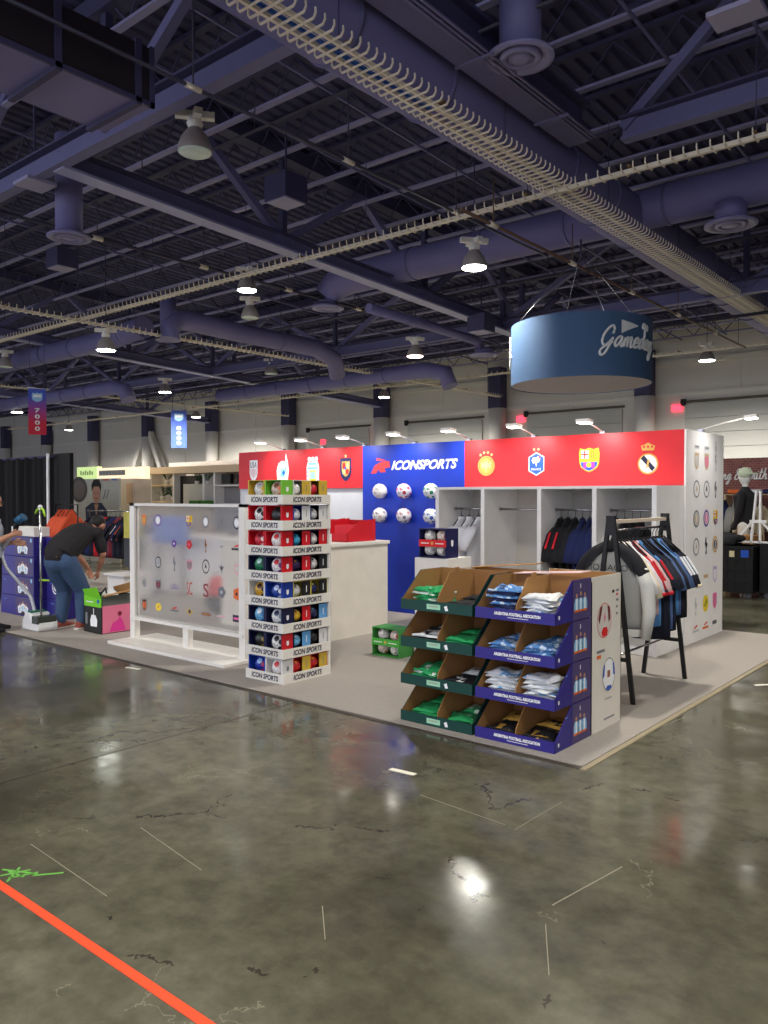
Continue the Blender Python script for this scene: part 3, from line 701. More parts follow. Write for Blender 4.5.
# balls on the blue wall
bc = [('white_gold_ball',(238,236,232),(214,200,180),(226,220,210)),('white_pink_ball',(236,232,236),(210,60,110),(180,40,60)),('white_green_ball',(236,238,236),(30,140,90),(30,120,80)),
      ('white_grey_ball',(238,236,234),(150,140,140),(200,180,170)),('white_rose_ball',(236,232,232),(190,120,120),(120,120,130)),('white_blue_ball',(236,238,240),(50,90,170),(40,80,170))]
lbs = ['white and pale gold football on blue wall, top row left','white football with pink and red marks on the blue wall, top row middle','white and green football on blue wall, top row beside the closet',
       'white football with grey marks on the blue wall, bottom row left','white and dusty rose football on blue wall, bottom row middle','white and blue football on blue wall, bottom row beside the closet']
for i, (nm, b_, p_, q_) in enumerate(bc):
    x = (-7.43,-6.99,-6.52)[i%3]; z = 1.75 if i < 3 else 1.405
    d = thing('football', lbs[i], 'ball', (x,BY-.115,z), group='footballs mounted on the blue panel')
    a = MB(); a.ball((0,0,0), .108, ballmat(nm,b_,p_,q_,13,.082), 24, 14); part('ball', a, d)
    a = MB(); a.tube([(0,.06,-.06),(0,.115,-.06)], .03, steeld, 10); part('wall_mount', a, d)

# arm lights along the header
hot = emis('led_face', (255,250,240), 9.0)
def arm_light(x, y, z, dx, dy, dz, lb, lit=True, w=28):
    d = thing('arm_light', lb, 'lamp', (x,y,z), group='arm lights on the booth wall')
    a = MB(); a.box((-.03,-.03,0),(.03,.03,.03), chrome); a.tube([(0,0,.02),(dx*.5,dy*.5,dz*.5+.02),(dx,dy,dz)], .009, refl2, 8); part('arm', a, d)
    L_ = Vector((dx,dy,0)).normalized(); s_ = Vector((-L_.y,L_.x,0))
    a = MB(); a.bar((dx-L_.x*.03,dy-L_.y*.03,dz), (dx+L_.x*.1,dy+L_.y*.1,dz+.01), .16, .035, refl2); part('lamp_head', a, d)
    a = MB(); a.bar((dx-L_.x*.02,dy-L_.y*.02,dz-.022), (dx+L_.x*.09,dy+L_.y*.09,dz-.014), .14, .008, hot); part('led_panel', a, d)
    l = bpy.data.lights.new('arm_lamp', 'SPOT'); l.energy = w; l.shadow_soft_size = .05; l.spot_size = 2.3; l.spot_blend = .9; l.color = (1,.97,.95)
    o = bpy.data.objects.new('arm_lamp', l); COL.objects.link(o); o.parent = d; o.location = (dx,dy,dz-.04)
    o.rotation_euler = Vector((dx*.9,dy*.9,.55)).to_track_quat('Z','Y').to_euler()
for i, (x, nm) in enumerate(((-9.63,'above the white eagle crest'),(-8.72,'above the pale blue crest'),(-7.86,'where red meets blue at left'),(-6.92,'above the blue panel lettering'),(-6.0,'where blue meets red at right'),(-5.02,'above the blue hexagon crest'),(-4.1,'above the yellow striped crest'))):
    arm_light(x, BY+.05, 2.42, .0, -.46, .11, 'white arm light on the header top, ' + nm)
arm_light(-3.11, 9.45, 2.42, .5, .04, .14, 'white arm light reaching out over the white end panel', w=16)

# ---------------------------------------------------------------- hanging clothes
def shirt_mb(w_, L_, c, sl=.24, t=.05, long=False, seed=0, yoke=None, side=None):
    """shirt hanging from z=0 at the collar; wide along x, thin along y"""
    R = random.Random(seed); a = MB(); n = 14; vs = []; N = 10
    ph = R.random()*6; prof = []
    ZR = [(-L_,w_*.49,t*1.05),(-L_*.85,w_*.49,t),(-L_*.7,w_*.48,t),(-L_*.56,w_*.48,t*.95),(-L_*.44,w_*.49,t*.9),(-.24,w_*.50,t*.85),(-.175,w_*.485,t*.75),(-.13,w_*.38,t*.75),(-.08,w_*.25,t*.72),(-.035,w_*.16,t*.65),(.0,w_*.12,t*.55)]
    for i in range(N+1):
        f = i/N
        z, hw, th = ZR[i]
        for k in range(n):
            u = 2*PI*k/n; wr = 1+.22*math.sin(3*u+ph+f*2.5)*(1-f)
            vs.append((hw*math.cos(u), th*math.sin(u)*wr+.012*math.sin(ph+f*5), z+.02*math.cos(2*u)*(1-f)))
    fs = [(i*n+k, i*n+(k+1)%n, (i+1)*n+(k+1)%n, (i+1)*n+k) for i in range(N) for k in range(n)]
    fs += [tuple(reversed(range(n))), tuple(N*n+k for k in range(n))]
    a.add(vs, fs, c, True)
    return a
def sleeve_mb(w_, s, c, length, t=.045, L_=.7):
    a = MB(); x0 = s*w_*.36
    a.tube([(s*w_*.22,0,-.115),(s*w_*.42,0,-.20),(s*(w_*.50+length*.22),.005,-.22-length*.45),(s*(w_*.50+length*.38),.01,-.20-length*.95)], [(t*.6,.06),(t,.09),(t*.8,.075),(t*.65,.055)], c, 12, up=(0,1,0))
    return a
hangm = mat('black_hanger', (16,16,18), .4)
def hanger_mb(w_):
    a = MB(); a.tube([(-w_*.36,0,-.12),(-.02,0,.012),(.02,0,.012),(w_*.36,0,-.12)], .008, hangm, 6)
    a.tube([(0,0,0),(0,0,.06),(.015,0,.085),(.01,0,.105),(-.015,0,.10)], .0035, hangm, 6); return a
def garment(loc, rz, w_, L_, c, label, group=None, sleeve=.22, sc=None, seed=0, stripe=None, cuff=None, collar=None, cat='shirt', t=.03, name='hanging_shirt'):
    d = thing(name, label, cat, loc, rz, group)
    part('body', shirt_mb(w_, L_, c, t=t, seed=seed), d)
    for s in (-1,1):
        sp = part('sleeve', sleeve_mb(w_, s, sc or c, sleeve, t*1.2), d)
        if cuff:
            a = MB(); q = w_*.50+sleeve*.38; a.tube([(s*(q-.004),.01,-.20-sleeve*.88),(s*(q+.003),.01,-.20-sleeve*.99)], [(t*.9,.066),(t*.9,.064)], cuff, 12, up=(0,1,0)); part('cuff', a, sp)
        if stripe:
            a = MB(); a.bar((s*w_*.40,-t*1.0,-.16), (s*(w_*.5+sleeve*.33),-t*1.25,-.20-sleeve*.85), .018, .012, stripe); a.bar((s*(w_*.42+.05),0,-.155), (s*(w_*.5+sleeve*.22+.062),0,-.20-sleeve*.45), .022, .012, stripe); part('stripe', a, sp)
    if collar: a = MB(); a.tube([(-w_*.15,0,-.03),(-.03,-.02,.005),(.03,-.02,.005),(w_*.15,0,-.03)], .012, collar, 6); part('collar', a, d)
    part('hanger', hanger_mb(w_), d)
    return d
cwhite = mat('white_cotton', (226,226,230), .9, bump=.25, bscale=14); cnavy = mat('navy_jersey', (28,38,84), .85, bump=.25, bscale=14)
cblack = mat('black_jersey', (26,26,30), .85, bump=.25, bscale=14); cred = mat('red_jersey', (196,32,44), .85, bump=.2, bscale=14)
cgrey = mat('grey_fleece', (148,148,144), .95, bump=.3, bscale=14); clgrey = mat('light_grey_fleece', (196,196,190), .95, bump=.3, bscale=14)
ccream = mat('cream_cotton', (222,208,176), .9, bump=.2, bscale=14); cpink = mat('pale_pink_cotton', (222,190,188), .9, bump=.2, bscale=14)
cblue = mat('slate_blue_jersey', (78,104,150), .85, bump=.2, bscale=14); cbright = mat('sky_blue_jersey', (86,140,196), .85, bump=.2, bscale=14)
cdn = mat('dark_navy_jersey', (24,28,44), .9, bump=.2, bscale=14)
RY = CY+.36; RZ = 1.52-.10
# bay 1: three white shirts
for i, x in enumerate((-5.78,-5.66,-5.52)):
    garment((x,RY,RZ), PI/2, .50, .80, cwhite, 'plain white shirt on black hanger in the leftmost closet bay, ' + ('nearest the blue panel','middle of three','farthest from the blue panel')[i], 'white shirts in the left closet bay', seed=i, t=.045)
# bay 3
for i, (x, c, st) in enumerate(((-4.38,cblack,cred),(-4.29,cblack,cred),(-4.20,cblack,None),(-4.11,cnavy,None),(-4.02,cnavy,None),(-3.93,cnavy,None))):
    garment((x,RY,RZ), PI/2, .50, .78, c, ('black jersey with red sleeve stripes at the left of the third closet bay','second black jersey with red stripes in the third closet bay','plain black jersey between the red-striped and navy ones in the closet',
      'leftmost of three navy jerseys in the third closet bay','middle of three navy jerseys in the third closet bay','navy jersey at the right end of the third closet bay')[i], 'jerseys in the third closet bay', seed=10+i, stripe=st, t=.036, sleeve=.3)
# bay 4
for i, (x, c) in enumerate(((-3.7,clgrey),(-3.61,cblack),(-3.52,cblack),(-3.43,cblack))):
    garment((x,RY,RZ), PI/2, .50, .66, c, ('pale grey top on black hanger in the right closet bay','black top beside the pale grey one in the right closet bay','second black top from the left in the right closet bay','rightmost black top in the right closet bay')[i], 'tops in the right closet bay', seed=20+i, t=.036)

# garment rack
rk = thing('garment_rack', 'black A-frame garment rack with light top rail standing on the carpet', 'clothes rack', (-2.74,6.17,0))
rkL = 1.18
for e, y in enumerate((0, rkL)):
    for s in (-1,1):
        a = MB(); a.bar((s*.195,y,0), (s*.018,y,1.50), .032, .032, black); part('leg', a, rk)
    a = MB(); a.bar((-.16,y,.36), (.16,y,.36), .03, .03, black); part('cross_brace', a, rk)
    a = MB(); a.box((-.035,y-.018,1.36), (.035,y+.018,1.52), black); part('top_bracket', a, rk)
a = MB(); a.box((-.02,0,1.455), (.02,rkL,1.485), mat('birch_rail', (222,206,184), .5)); part('top_rail', a, rk, 'pale top rail')
a = MB(); a.tube([(0,0,1.40),(0,rkL,1.40)], .011, chrome, 8); part('hanging_rail', a, rk)
a = MB(); a.tube([(0,0,.36),(0,rkL,.36)], .010, chrome, 8); part('lower_rail', a, rk)
GX, GY, GZ = -2.74, 6.17, 1.30
LST = [(.07,clgrey,clgrey,.52,.62,.30,None,None,'grey and black sweatshirt with dark lettering at the near end of the rack'),
 (.13,cwhite,cwhite,.50,.68,.22,None,None,'white shirt hanging directly behind the lettered sweatshirt on the rack'),
 (.20,ccream,ccream,.48,.70,.26,None,None,'cream shirt hanging near the front of the A-frame rack'),
 (.27,cwhite,cwhite,.48,.62,.24,cred,cred,'white shirt with red trim beside the cream shirt on the rack'),
 (.34,cred,cred,.48,.66,.22,None,cdn,'red shirt hanging between white and pink shirts on the rack'),
 (.41,cpink,cpink,.50,.56,.24,cred,cred,'pale pink shirt with red cuffs on the A-frame rack'),
 (.49,cbright,cdn,.50,.66,.20,None,None,'sky blue shirt with dark sleeves on the A-frame rack'),
 (.57,cdn,cdn,.54,.76,.22,None,None,'first long dark navy shirt behind the pink one on the rack'),
 (.65,cdn,cdn,.54,.78,.22,None,None,'second long dark navy shirt in the middle of the rack'),
 (.73,cblue,cblue,.52,.72,.24,None,None,'slate blue shirt between the dark navy shirts on the rack'),
 (.81,cdn,cdn,.52,.74,.24,None,None,'dark navy shirt just behind the slate blue one on the rack'),
 (.89,cbright,cblue,.50,.60,.24,whitep,None,'light blue shirt with white sleeve stripes near the far end of the rack'),
 (.96,cblue,cblue,.50,.62,.24,whitep,None,'slate blue shirt with white stripes near the far end of the rack'),
 (1.03,cdn,cdn,.50,.64,.24,whitep,None,'dark shirt with white sleeve stripes near the far end of the rack'),
 (1.10,cblack,cdn,.50,.66,.24,None,ccream,'last black shirt with cream cuffs at the far end of the rack')]
for i, (dy, c, sc, w_, L_, sl, st, cu, lb) in enumerate(LST):
    if i == 0: continue
    garment((GX,GY+dy,GZ), random.uniform(-.06,.06), w_*.96, L_+.07, c, lb, 'shirts on the A-frame rack', sleeve=sl, sc=sc, seed=40+i, stripe=st, cuff=cu, t=.026)
# lettered sweatshirt: grey body, black raglan shoulders, light grey long sleeves
sw = thing('sweatshirt', LST[0][-1], 'sweatshirt', (GX-.02,GY+.06,GZ), 0, 'shirts on the A-frame rack')
part('body', shirt_mb(.54,.72,cgrey,t=.045,seed=3), sw)
a = MB(); fr_ = Fr((0,-.052,0),(1,0,0),(0,0,1))
for s in (-1,1):
    a.tube([(s*.05,-.004,-.04),(s*.13,-.006,-.085),(s*.21,0,-.15),(s*.265,0,-.24),(s*.285,0,-.33)], [(.05,.04),(.055,.05),(.052,.06),(.050,.068),(.03,.05)], cblack, 12, up=(0,1,0))
    a.poly(fr_, [(s*.04,-.04),(s*.17,-.12),(s*.235,-.27),(s*.19,-.22)][::s], cblack, .004)
part('shoulder_panel', a, sw, 'black raglan shoulders')
for s in (-1,1):
    a = MB(); a.tube([(s*.25,0,-.21),(s*.30,0,-.34),(s*.325,-.02,-.54),(s*.305,-.04,-.76)], [(.05,.06),(.056,.072),(.05,.065),(.036,.045)], clgrey, 12, up=(0,1,0)); part('sleeve', a, sw, 'light grey sleeve')
a = MB(); a.lathe([(.255,-.75),(.265,-.69)], (0,0,0), clgrey, 16, Matrix.Diagonal((1,.2,1,1))); part('hem', a, sw)
a = MB(); a.ball((0,-.03,-.03), .07, blackc, 12, 8, (1,.6,.7)); part('hood', a, sw)
text('MONACO', fr_, -.01, -.20, .36, .05, inkk, sw, k=.026)
part('hanger', hanger_mb(.5), sw)
a = MB(); a.bar((.26,-.02,-.69),(.30,-.03,-.74),.05,.004,mat('hang_tag',(220,190,140),.6)); a.tube([(.25,-.01,-.62),(.27,-.02,-.69)], .002, inkk, 4)
# ---------------------------------------------------------------- stepped cardboard shirt displays
TH = .277
def pile(x, y, z, n, c1, c2, label, group, seed=0, w_=.25, mess=1.0):
    R = random.Random(seed); base = None; zz = z
    for i in range(n):
        nx, ny = 7, 6; vs = []; t = .022+.010*R.random(); ph = R.random()*6
        for lay in (0,1):
            for j in range(ny+1):
                for k in range(nx+1):
                    u = k/nx-.5; v = j/ny-.5; ed = (1-abs(2*u)**4)*(1-abs(2*v)**4)
                    zf = (t*(.35+.65*ed)+.014*mess*math.sin(6*u+ph)*math.cos(5*v+ph)+.006*mess*math.sin(19*u+4*v+ph)) if lay else 0
                    vs.append((u*w_*(1+.03*math.sin(9*v+ph)), v*.22*(1+.04*math.sin(7*u+ph)), max(0,zf)))
        W = nx+1; L0 = W*(ny+1); fs = []; 
        for j in range(ny):
            for k in range(nx):
                a_ = j*W+k; fs.append((a_, a_+W, a_+W+1, a_+1)); fs.append((L0+a_, L0+a_+1, L0+a_+W+1, L0+a_+W))
        for k in range(nx): fs.append((k,k+1,L0+k+1,L0+k)); b_ = ny*W+k; fs.append((b_+1,b_,L0+b_,L0+b_+1))
        for j in range(ny): a_ = j*W; fs.append((a_+W,a_,L0+a_,L0+a_+W)); b_ = a_+nx; fs.append((b_,b_+W,L0+b_+W,L0+b_))
        a = MB(); a.add(vs, fs, c1 if i % 2 == 0 else c2, True)
        o = single('folded_shirt', a, label, 'shirt', (x+R.uniform(-.012,.012)*mess, y+R.uniform(-.01,.01), zz), R.uniform(-.3,.3)*mess, group)
        f = Fr((0,0,t*.92),(1,0,0),(0,1,0)); a = MB(); c3 = c2 if i % 2 == 0 else c1
        a.add([(-.05,-.10,t*.7),(.07,-.09,t*.7),(.05,-.02,t*1.15),(-.06,-.01,t*1.15)], [(0,1,2,3)], c3); part('printed_patch', a, o)
        zz += t*.80
def card_display(name, x0, x1, y0, dep, col, label, letter, side_label):
    d = thing(name, label, 'display', (x0,y0,0.012)); W = x1-x0; tt = .006
    for k in range(4):
        z = k*TH; tr = MB()
        prof = [(0,0),(dep,0),(dep,TH-.004),(.24,TH-.004),(.02,.082),(0,.075)]
        fs_ = []
        for xx, inn_ in ((0,1),(W-tt,0)):
            q = [(xx,a_,z+b_) for a_, b_ in prof]+[(xx+tt,a_,z+b_) for a_, b_ in prof]; n = 6
            mo, mi_ = (col, kraft) if inn_ else (kraft, col)
            o = len(tr.v)
            tr.add(q, [tuple(range(n))], col if inn_ else kraft); 
            tr.f.append(tuple(o+n+i for i in reversed(range(n)))); tr.mi.append(tr.slot(kraft if inn_ else col)); tr.sm.append(False)
            for i in range(n): tr.f.append((o+i, o+(i+1)%n, o+n+(i+1)%n, o+n+i)); tr.mi.append(tr.slot(inkk if (xx == 0) == (letter == 'arg') else col)); tr.sm.append(False)
        tr.box((0,-.002,z), (W,tt,z+.075), col)
        tr.box((tt,tt,z), (W-tt,dep,z+tt), kraftd); tr.box((tt,dep-tt,z), (W-tt,dep,z+TH-.004), kraftd)
        t_ = part('tray', tr, d)
        a = MB(); fx = W/2; dv = [(.02,.02),(dep-.02,.02),(dep-.02,TH+(-.006 if k < 3 else .0)),(.18,TH+(-.006 if k < 3 else 0)),(.03,.10)]
        F2 = Fr((fx,0,z),(0,1,0),(0,0,1)); a.prism(F2, dv, -.003, .003, kraft)
        if k == 3: a.prism(F2, [(.24,TH-.002),(.30,TH-.002),(.30,TH+.03),(.24,TH+.03)], -.003, .003, kraft)
        part('divider', a, t_)
        f = Fr((0,-.0025,z),(1,0,0),(0,0,1))
        if letter == 'arg':
            text('ARGENTINA FOOTBALL ASSOCIATION', f, W*.54, .044, W*.58, .022, whitep, t_, bold=.05)
            a = MB(); a.rect(f,W*.42,.019,W*.68,.0225,whitep,.001); part('small_print', a, t_)
            fs2 = Fr((W+.0015,0,z),(0,1,0),(0,0,1)); a = MB(); a.shield(fs2,.05,.045,.02,.028,whitep,.001,1); part('shield_print', a, t_)
            a = MB(); a.rect(fs2,.24,.002,dep,TH-.006,purple2,.0006)
            for i, q in enumerate((.30,.36,.42)):
                a.ring(fs2,q,.165+.012*(i%2),.0,.014,mat('tan_skin_print',(190,140,110),.6),.0014,10,1.1); a.poly(fs2,[(q-.035,.06),(q-.035,.115),(q-.02,.148),(q+.02,.148),(q+.035,.115),(q+.035,.06)], lblue, .0012)
                a.rect(fs2,q-.008,.06,q+.008,.145,whitep,.0016); a.rect(fs2,q-.035,.055,q+.035,.07,orangep,.0018)
            a.rect(fs2,.352,.215,.362,.245,whitep,.0012); a.rect(fs2,.14,.20,.17,.206,skyb,.0012)
            part('side_print', a, t_, 'three printed players and a small emblem')
        else:
            a = MB(); a.rect(f,W*.38,.018,W*.57,.056,mat('mint_print',(160,214,180),.5),.001); a.rect(f,W*.41,.035,W*.54,.045,mat('dusty_print',(170,170,150),.5),.0018); a.poly(f,[(W*.62,.045),(W*.66,.056),(W*.68,.02),(W*.64,.016),(W*.63,.034)], whitep,.001); part('front_print', a, t_)
    return d
card_display('shirt_display', -3.05, -2.44, 4.65, .52, purple, 'purple four-tier cardboard shirt display at the front corner of the carpet', 'arg', '')
card_display('shirt_display', -3.71, -3.075, 4.65, .52, green, 'dark green four-tier cardboard shirt display left of the purple one', 'mex', '')
def patchmat(name, c1, c2, scale=11, thr=.52):
    m = mat(name, c1, .85, bump=.3, bscale=18); nt = m.node_tree; b = nt.nodes['Principled BSDF']
    tc = nt.nodes.new('ShaderNodeTexCoord'); oi = nt.nodes.new('ShaderNodeObjectInfo'); ad = nt.nodes.new('ShaderNodeVectorMath'); ad.operation = 'ADD'
    nt.links.new(tc.outputs['Object'], ad.inputs[0]); nt.links.new(oi.outputs['Location'], ad.inputs[1])
    n = nt.nodes.new('ShaderNodeTexNoise'); n.inputs['Scale'].default_value = scale; n.inputs['Detail'].default_value = 2; nt.links.new(ad.outputs[0], n.inputs['Vector'])
    g = nt.nodes.new('ShaderNodeMath'); g.operation = 'GREATER_THAN'; g.inputs[1].default_value = thr; nt.links.new(n.outputs['Fac'], g.inputs[0])
    mx = nt.nodes.new('ShaderNodeMix'); mx.data_type = 'RGBA'; mx.inputs[6].default_value = (*lin(c1),1); mx.inputs[7].default_value = (*lin(c2),1)
    nt.links.new(g.outputs[0], mx.inputs[0]); nt.links.new(mx.outputs[2], b.inputs['Base Color']); return m
cg = mat('green_shirt', (34,150,84), .85, bump=.3, bscale=18); cg2 = patchmat('green_white_shirt', (40,156,90), (206,224,206), 16, .5)
csb = patchmat('sky_white_shirt', (216,220,224), (110,160,206), 12, .58); csk = patchmat('sky_blue_shirt', (86,134,190), (190,208,226), 18, .56)
cwg = mat('white_tee', (220,222,220), .85, bump=.3, bscale=18); cbk = mat('black_tee', (26,26,30), .85, bump=.3, bscale=18); cgd = mat('mustard_tee', (190,146,60), .85, bump=.3, bscale=18)
cnt = mat('navy_tee', (28,36,76), .85, bump=.3, bscale=18)
PG = [ # (tier from top, side, n, c1, c2, words)
 (0,0,7,cg,cg2,'green and white folded shirt in the top left bin of green display'),(0,1,3,cbk,cbk,'black folded shirt in the top right bin of green display'),
 (1,0,4,cbk,cwg,'black and white folded shirt in the second tier left bin of green display'),(1,1,4,cg,cg,'green folded shirt in the second tier right bin of green display'),
 (2,0,5,cg,cg2,'green folded shirt in the third tier left bin of green display'),(2,1,3,cbk,cwg,'black and white folded shirt in the third tier right bin of green display'),
 (3,0,4,cg,cg,'green folded shirt in the bottom left bin of green display'),(3,1,3,cg,cg2,'green folded shirt in the bottom right bin of green display')]
PP = [(0,0,9,csk,cnt,'light blue and navy folded shirt in the top left bin of purple display'),(0,1,8,csb,cwg,'white and sky blue folded shirt in the top right bin of purple display'),
 (1,0,5,csk,csk,'sky blue folded shirt in the second tier left bin of purple display'),(1,1,5,csk,csk,'sky blue folded shirt in the second tier right bin of purple display'),
 (2,0,8,cwg,csb,'white folded shirt in the third tier left bin of purple display'),(2,1,8,cwg,csb,'white folded shirt in the third tier right bin of purple display'),
 (3,0,3,cbk,cgd,'black and mustard folded shirt in the bottom left bin of purple display'),(3,1,3,cbk,cgd,'black and mustard folded shirt in the bottom right bin of purple display')]
for x0, W, LS in ((-3.71,.635,PG),(-3.05,.61,PP)):
    for k, s, n, c1, c2, lb in LS:
        pile(x0+W*(.27 if s == 0 else .73), 4.65+.175, .012+(3-k)*TH+.008, n, c1, c2, lb, 'shirts in one bin: '+lb.split(' in the ')[1], seed=int(x0*100)+k*2+s, w_=W*.385)
        pile(x0+W*(.27 if s == 0 else .73), 4.65+.395, .012+(3-k)*TH+.008, min(n+1,5), c1, c2, lb, 'shirts in one bin: '+lb.split(' in the ')[1], seed=int(x0*100)+k*2+s+50, w_=W*.385, mess=.6)
# tall white carton behind the purple display
d = thing('ball_carton', 'tall open white carton printed with two footballs behind the purple display', 'box', (-3.03,5.185,.012))
cw = mat('white_carton', (226,220,208), .55)
a = MB(); W_, D_, H_ = .59, .49, 1.10
a.box((0,0,0),(W_,.006,H_-.03),cw); a.box((0,D_-.006,0),(W_,D_,H_),cw); a.box((0,0,0),(.006,D_,H_-.02),cw); a.box((W_-.006,0,0),(W_,D_,H_),cw); a.box((.006,.006,0),(W_-.006,D_-.006,.006),kraft)
part('carton', a, d)
a = MB(); a.box((.01,.01,H_-.2),(W_-.01,.014,H_-.03),kraft); a.box((.01,D_-.014,H_-.2),(W_-.01,D_-.01,H_+.0),kraft); a.box((W_-.014,.01,H_-.3),(W_-.008,D_-.01,H_-.004),kraft); a.box((.02,.02,H_-.16),(W_-.02,D_-.02,H_-.15),kraftd)
a.bar((.0,.02,H_),(W_*.9,.03,H_+.035),.16,.004,mat('pinkish_flap',(220,190,190),.6)); part('flap', a, d)
f = Fr((W_+.001,0,0),(0,1,0),(0,0,1)); a = MB()
paleg = mat('pale_ball_print', (214,208,198), .5)
a.disc(f,.20,.78,.12,paleg,.001,24,1.05); a.ring(f,.20,.78,.115,.12,redp,.0014,24,1.05)
a.poly(f,[(.10,.80),(.13,.88),(.17,.89),(.15,.83),(.12,.76)],mat('dark_red_print',(110,40,40),.5),.0018); a.poly(f,[(.25,.88),(.29,.87),(.30,.78),(.27,.76),(.26,.83)],mat('dark_red_print',(110,40,40),.5),.0018); a.poly(f,[(.15,.70),(.18,.73),(.24,.73),(.26,.70),(.24,.665),(.17,.665)],redp,.0018); a.poly(f,[(.19,.80),(.21,.84),(.22,.80),(.205,.76)],pinkp,.0018)
a.disc(f,.28,.38,.105,whitep,.001,24,1.15); a.ring(f,.28,.38,.099,.105,inkg,.0014,24,1.15)
a.poly(f,[(.18,.36),(.19,.45),(.215,.46),(.205,.38)],midb,.0018); a.poly(f,[(.345,.46),(.37,.45),(.38,.36),(.355,.37)],midb,.0018); a.poly(f,[(.23,.28),(.25,.30),(.31,.30),(.33,.28),(.28,.265)],midb,.0018); a.rect(f,.255,.36,.30,.41,mat('brown_print',(150,90,70),.5),.0018)
for b_, w_, c in ((.97,.045,inkg),(.94,.03,redp),(.90,.04,inkg),(.85,.03,inkg),(.80,.03,inkg)): a.rect(f,.40,b_,.40+w_,b_+.016,c,.001)
a.rect(f,.33,.965,.37,.985,inkk,.001); a.rect(f,.08,.555,.21,.575,inkg,.001); a.rect(f,.08,.515,.15,.54,orangep,.001); a.rect(f,.22,.205,.33,.212,inkg,.001); a.rect(f,.2,.06,.38,.072,inkg,.001)
part('side_print', a, d, 'printed red and blue footballs')
# kraft shipping carton standing behind the green display
d = thing('open_carton', 'open brown kraft carton behind the green shirt display', 'box', (-3.72,5.19,.012))
a = MB(); W_, D_, H_ = .62, .45, 1.08
a.box((0,0,0),(W_,.006,H_),kraft); a.box((0,D_-.006,0),(W_,D_,H_),kraft); a.box((0,0,0),(.006,D_,H_),cw); a.box((W_-.006,0,0),(W_,D_,H_-.02),kraft); a.box((0,0,0),(W_,D_,.006),kraft); part('carton', a, d)
a = MB(); a.bar((.02,.44,H_-.004),(.60,.50,H_+.05),.14,.005,kraft); part('flap', a, d)
# low white pedestal behind carrying a boxed ball set
single('pedestal', MB().box((0,0,0),(.42,.42,1.03),white), 'low white pedestal behind the cardboard displays carrying the boxed ball set', 'pedestal', (-5.08,6.6,.012))
def ball_set(x, y, z, w_, h_, dp, cm, band, balls, label, rz=0, side=None, sideprint=None):
    d = thing('ball_set_box', label, 'box', (x,y,z), rz); a = MB(); e = .012
    a.box((0,0,0),(w_,dp,e),cm); a.box((0,0,h_-e),(w_,dp,h_),cm); a.box((0,dp-e,e),(w_,dp,h_-e),cm); a.box((0,0,e),(e,dp,h_-e),cm); a.box((w_-e,0,e),(w_,dp,h_-e),side or cm); part('carton', a, d)
    a = MB(); a.box((-.002,-.003,h_*.38),(w_+.001,.002,h_*.62),band); part('band', a, d)
    f = Fr((0,-.004,0),(1,0,0),(0,0,1)); a = MB(); a.rect(f,w_*.08,h_*.48,w_*.38,h_*.51,whitep,.001); a.disc(f,w_*.5,h_*.5,h_*.06,gold,.001,10); a.rect(f,w_*.62,h_*.48,w_*.92,h_*.51,whitep,.001); part('band_print', a, d)
    if sideprint: f = Fr((w_+.001,0,0),(0,1,0),(0,0,1)); a = MB(); a.shield(f,dp*.5,h_*.5,.04,.07,whitep,.001,1); part('side_print', a, d)
    r = h_*.215
    for i, bm in enumerate(balls):
        a = MB(); a.ball((w_*(.27 if i%2==0 else .73), r+.014, h_*(.74 if i < 2 else .26)), r, bm, 18, 12); part('football', a, d)
bm1 = ballmat('mini_ball_white', (230,228,222), (150,130,130), (90,90,100), 14, .06); bm2 = ballmat('mini_ball_rose', (222,206,196), (190,90,80), (220,150,80), 14, .08)
ball_set(-5.04,6.62,1.045,.34,.30,.22,navy,redp,[bm1,bm2,bm1,bm1],'navy boxed set of four mini footballs with red band on the white pedestal', sideprint=True)
ball_set(-5.46,6.36,.012,.36,.30,.24,mat('green_carton',(60,140,60),.5),mat('green_band',(72,176,60),.5),[bm1,bm2,bm2,bm1],'green boxed set of four mini footballs standing on the carpet')

# ---------------------------------------------------------------- tower of boxed balls
TX0, TX1, TY0, TY1 = -5.67, -5.19, 4.84, 5.42
tw = thing('ball_tower', 'tall eight-tier white cardboard tower of boxed footballs', 'display', (TX0,TY0,.012))
TW, TD, TP = TX1-TX0, TY1-TY0, .2285
tcard = mat('tower_white_card', (224,220,210), .55)
for k in range(8):
    z = k*TP-.006; a = MB(); h_ = .086; e = .006
    if k == 0: z = 0
    x0, x1, y0, y1 = -.012, TW+.012, -.012, TD+.012
    a.box((x0,y0,z),(x1,y0+e,z+h_),tcard); a.box((x0,y1-e,z),(x1,y1,z+h_),tcard); a.box((x0,y0+e,z),(x0+e,y1-e,z+h_),tcard); a.box((x1-e,y0+e,z),(x1,y1-e,z+h_),tcard); a.box((x0+e,y0+e,z+.036),(x1-e,y1-e,z+.044),tcard)
    s_ = part('shelf_tray', a, tw)
    text('ICON SPORTS', Fr((0,y0-.001,z),(1,0,0),(0,0,1)), TW*.52, h_*.5, TW*.74, h_*.56, inkb, s_, shear=.15, bold=.03, k=.001)
    text('ICON SPORTS', Fr((x1+.001,0,z),(0,1,0),(0,0,1)), TD*.50, h_*.5, TD*.62, h_*.56, inkb, s_, shear=.15, bold=.03, k=.001)
a = MB(); a.box((.16,.23,.02),(TW-.235,TD-.02,1.60),tcard); a.box((-.008,.40,.0),(-.002,TD,1.66),tcard); a.box((-.008,TD-.02,0),(.05,TD+.008,1.66),tcard); a.box((TW-.02,TD-.006,0),(TW+.008,TD+.01,1.60),tcard)
part('core', a, tw)
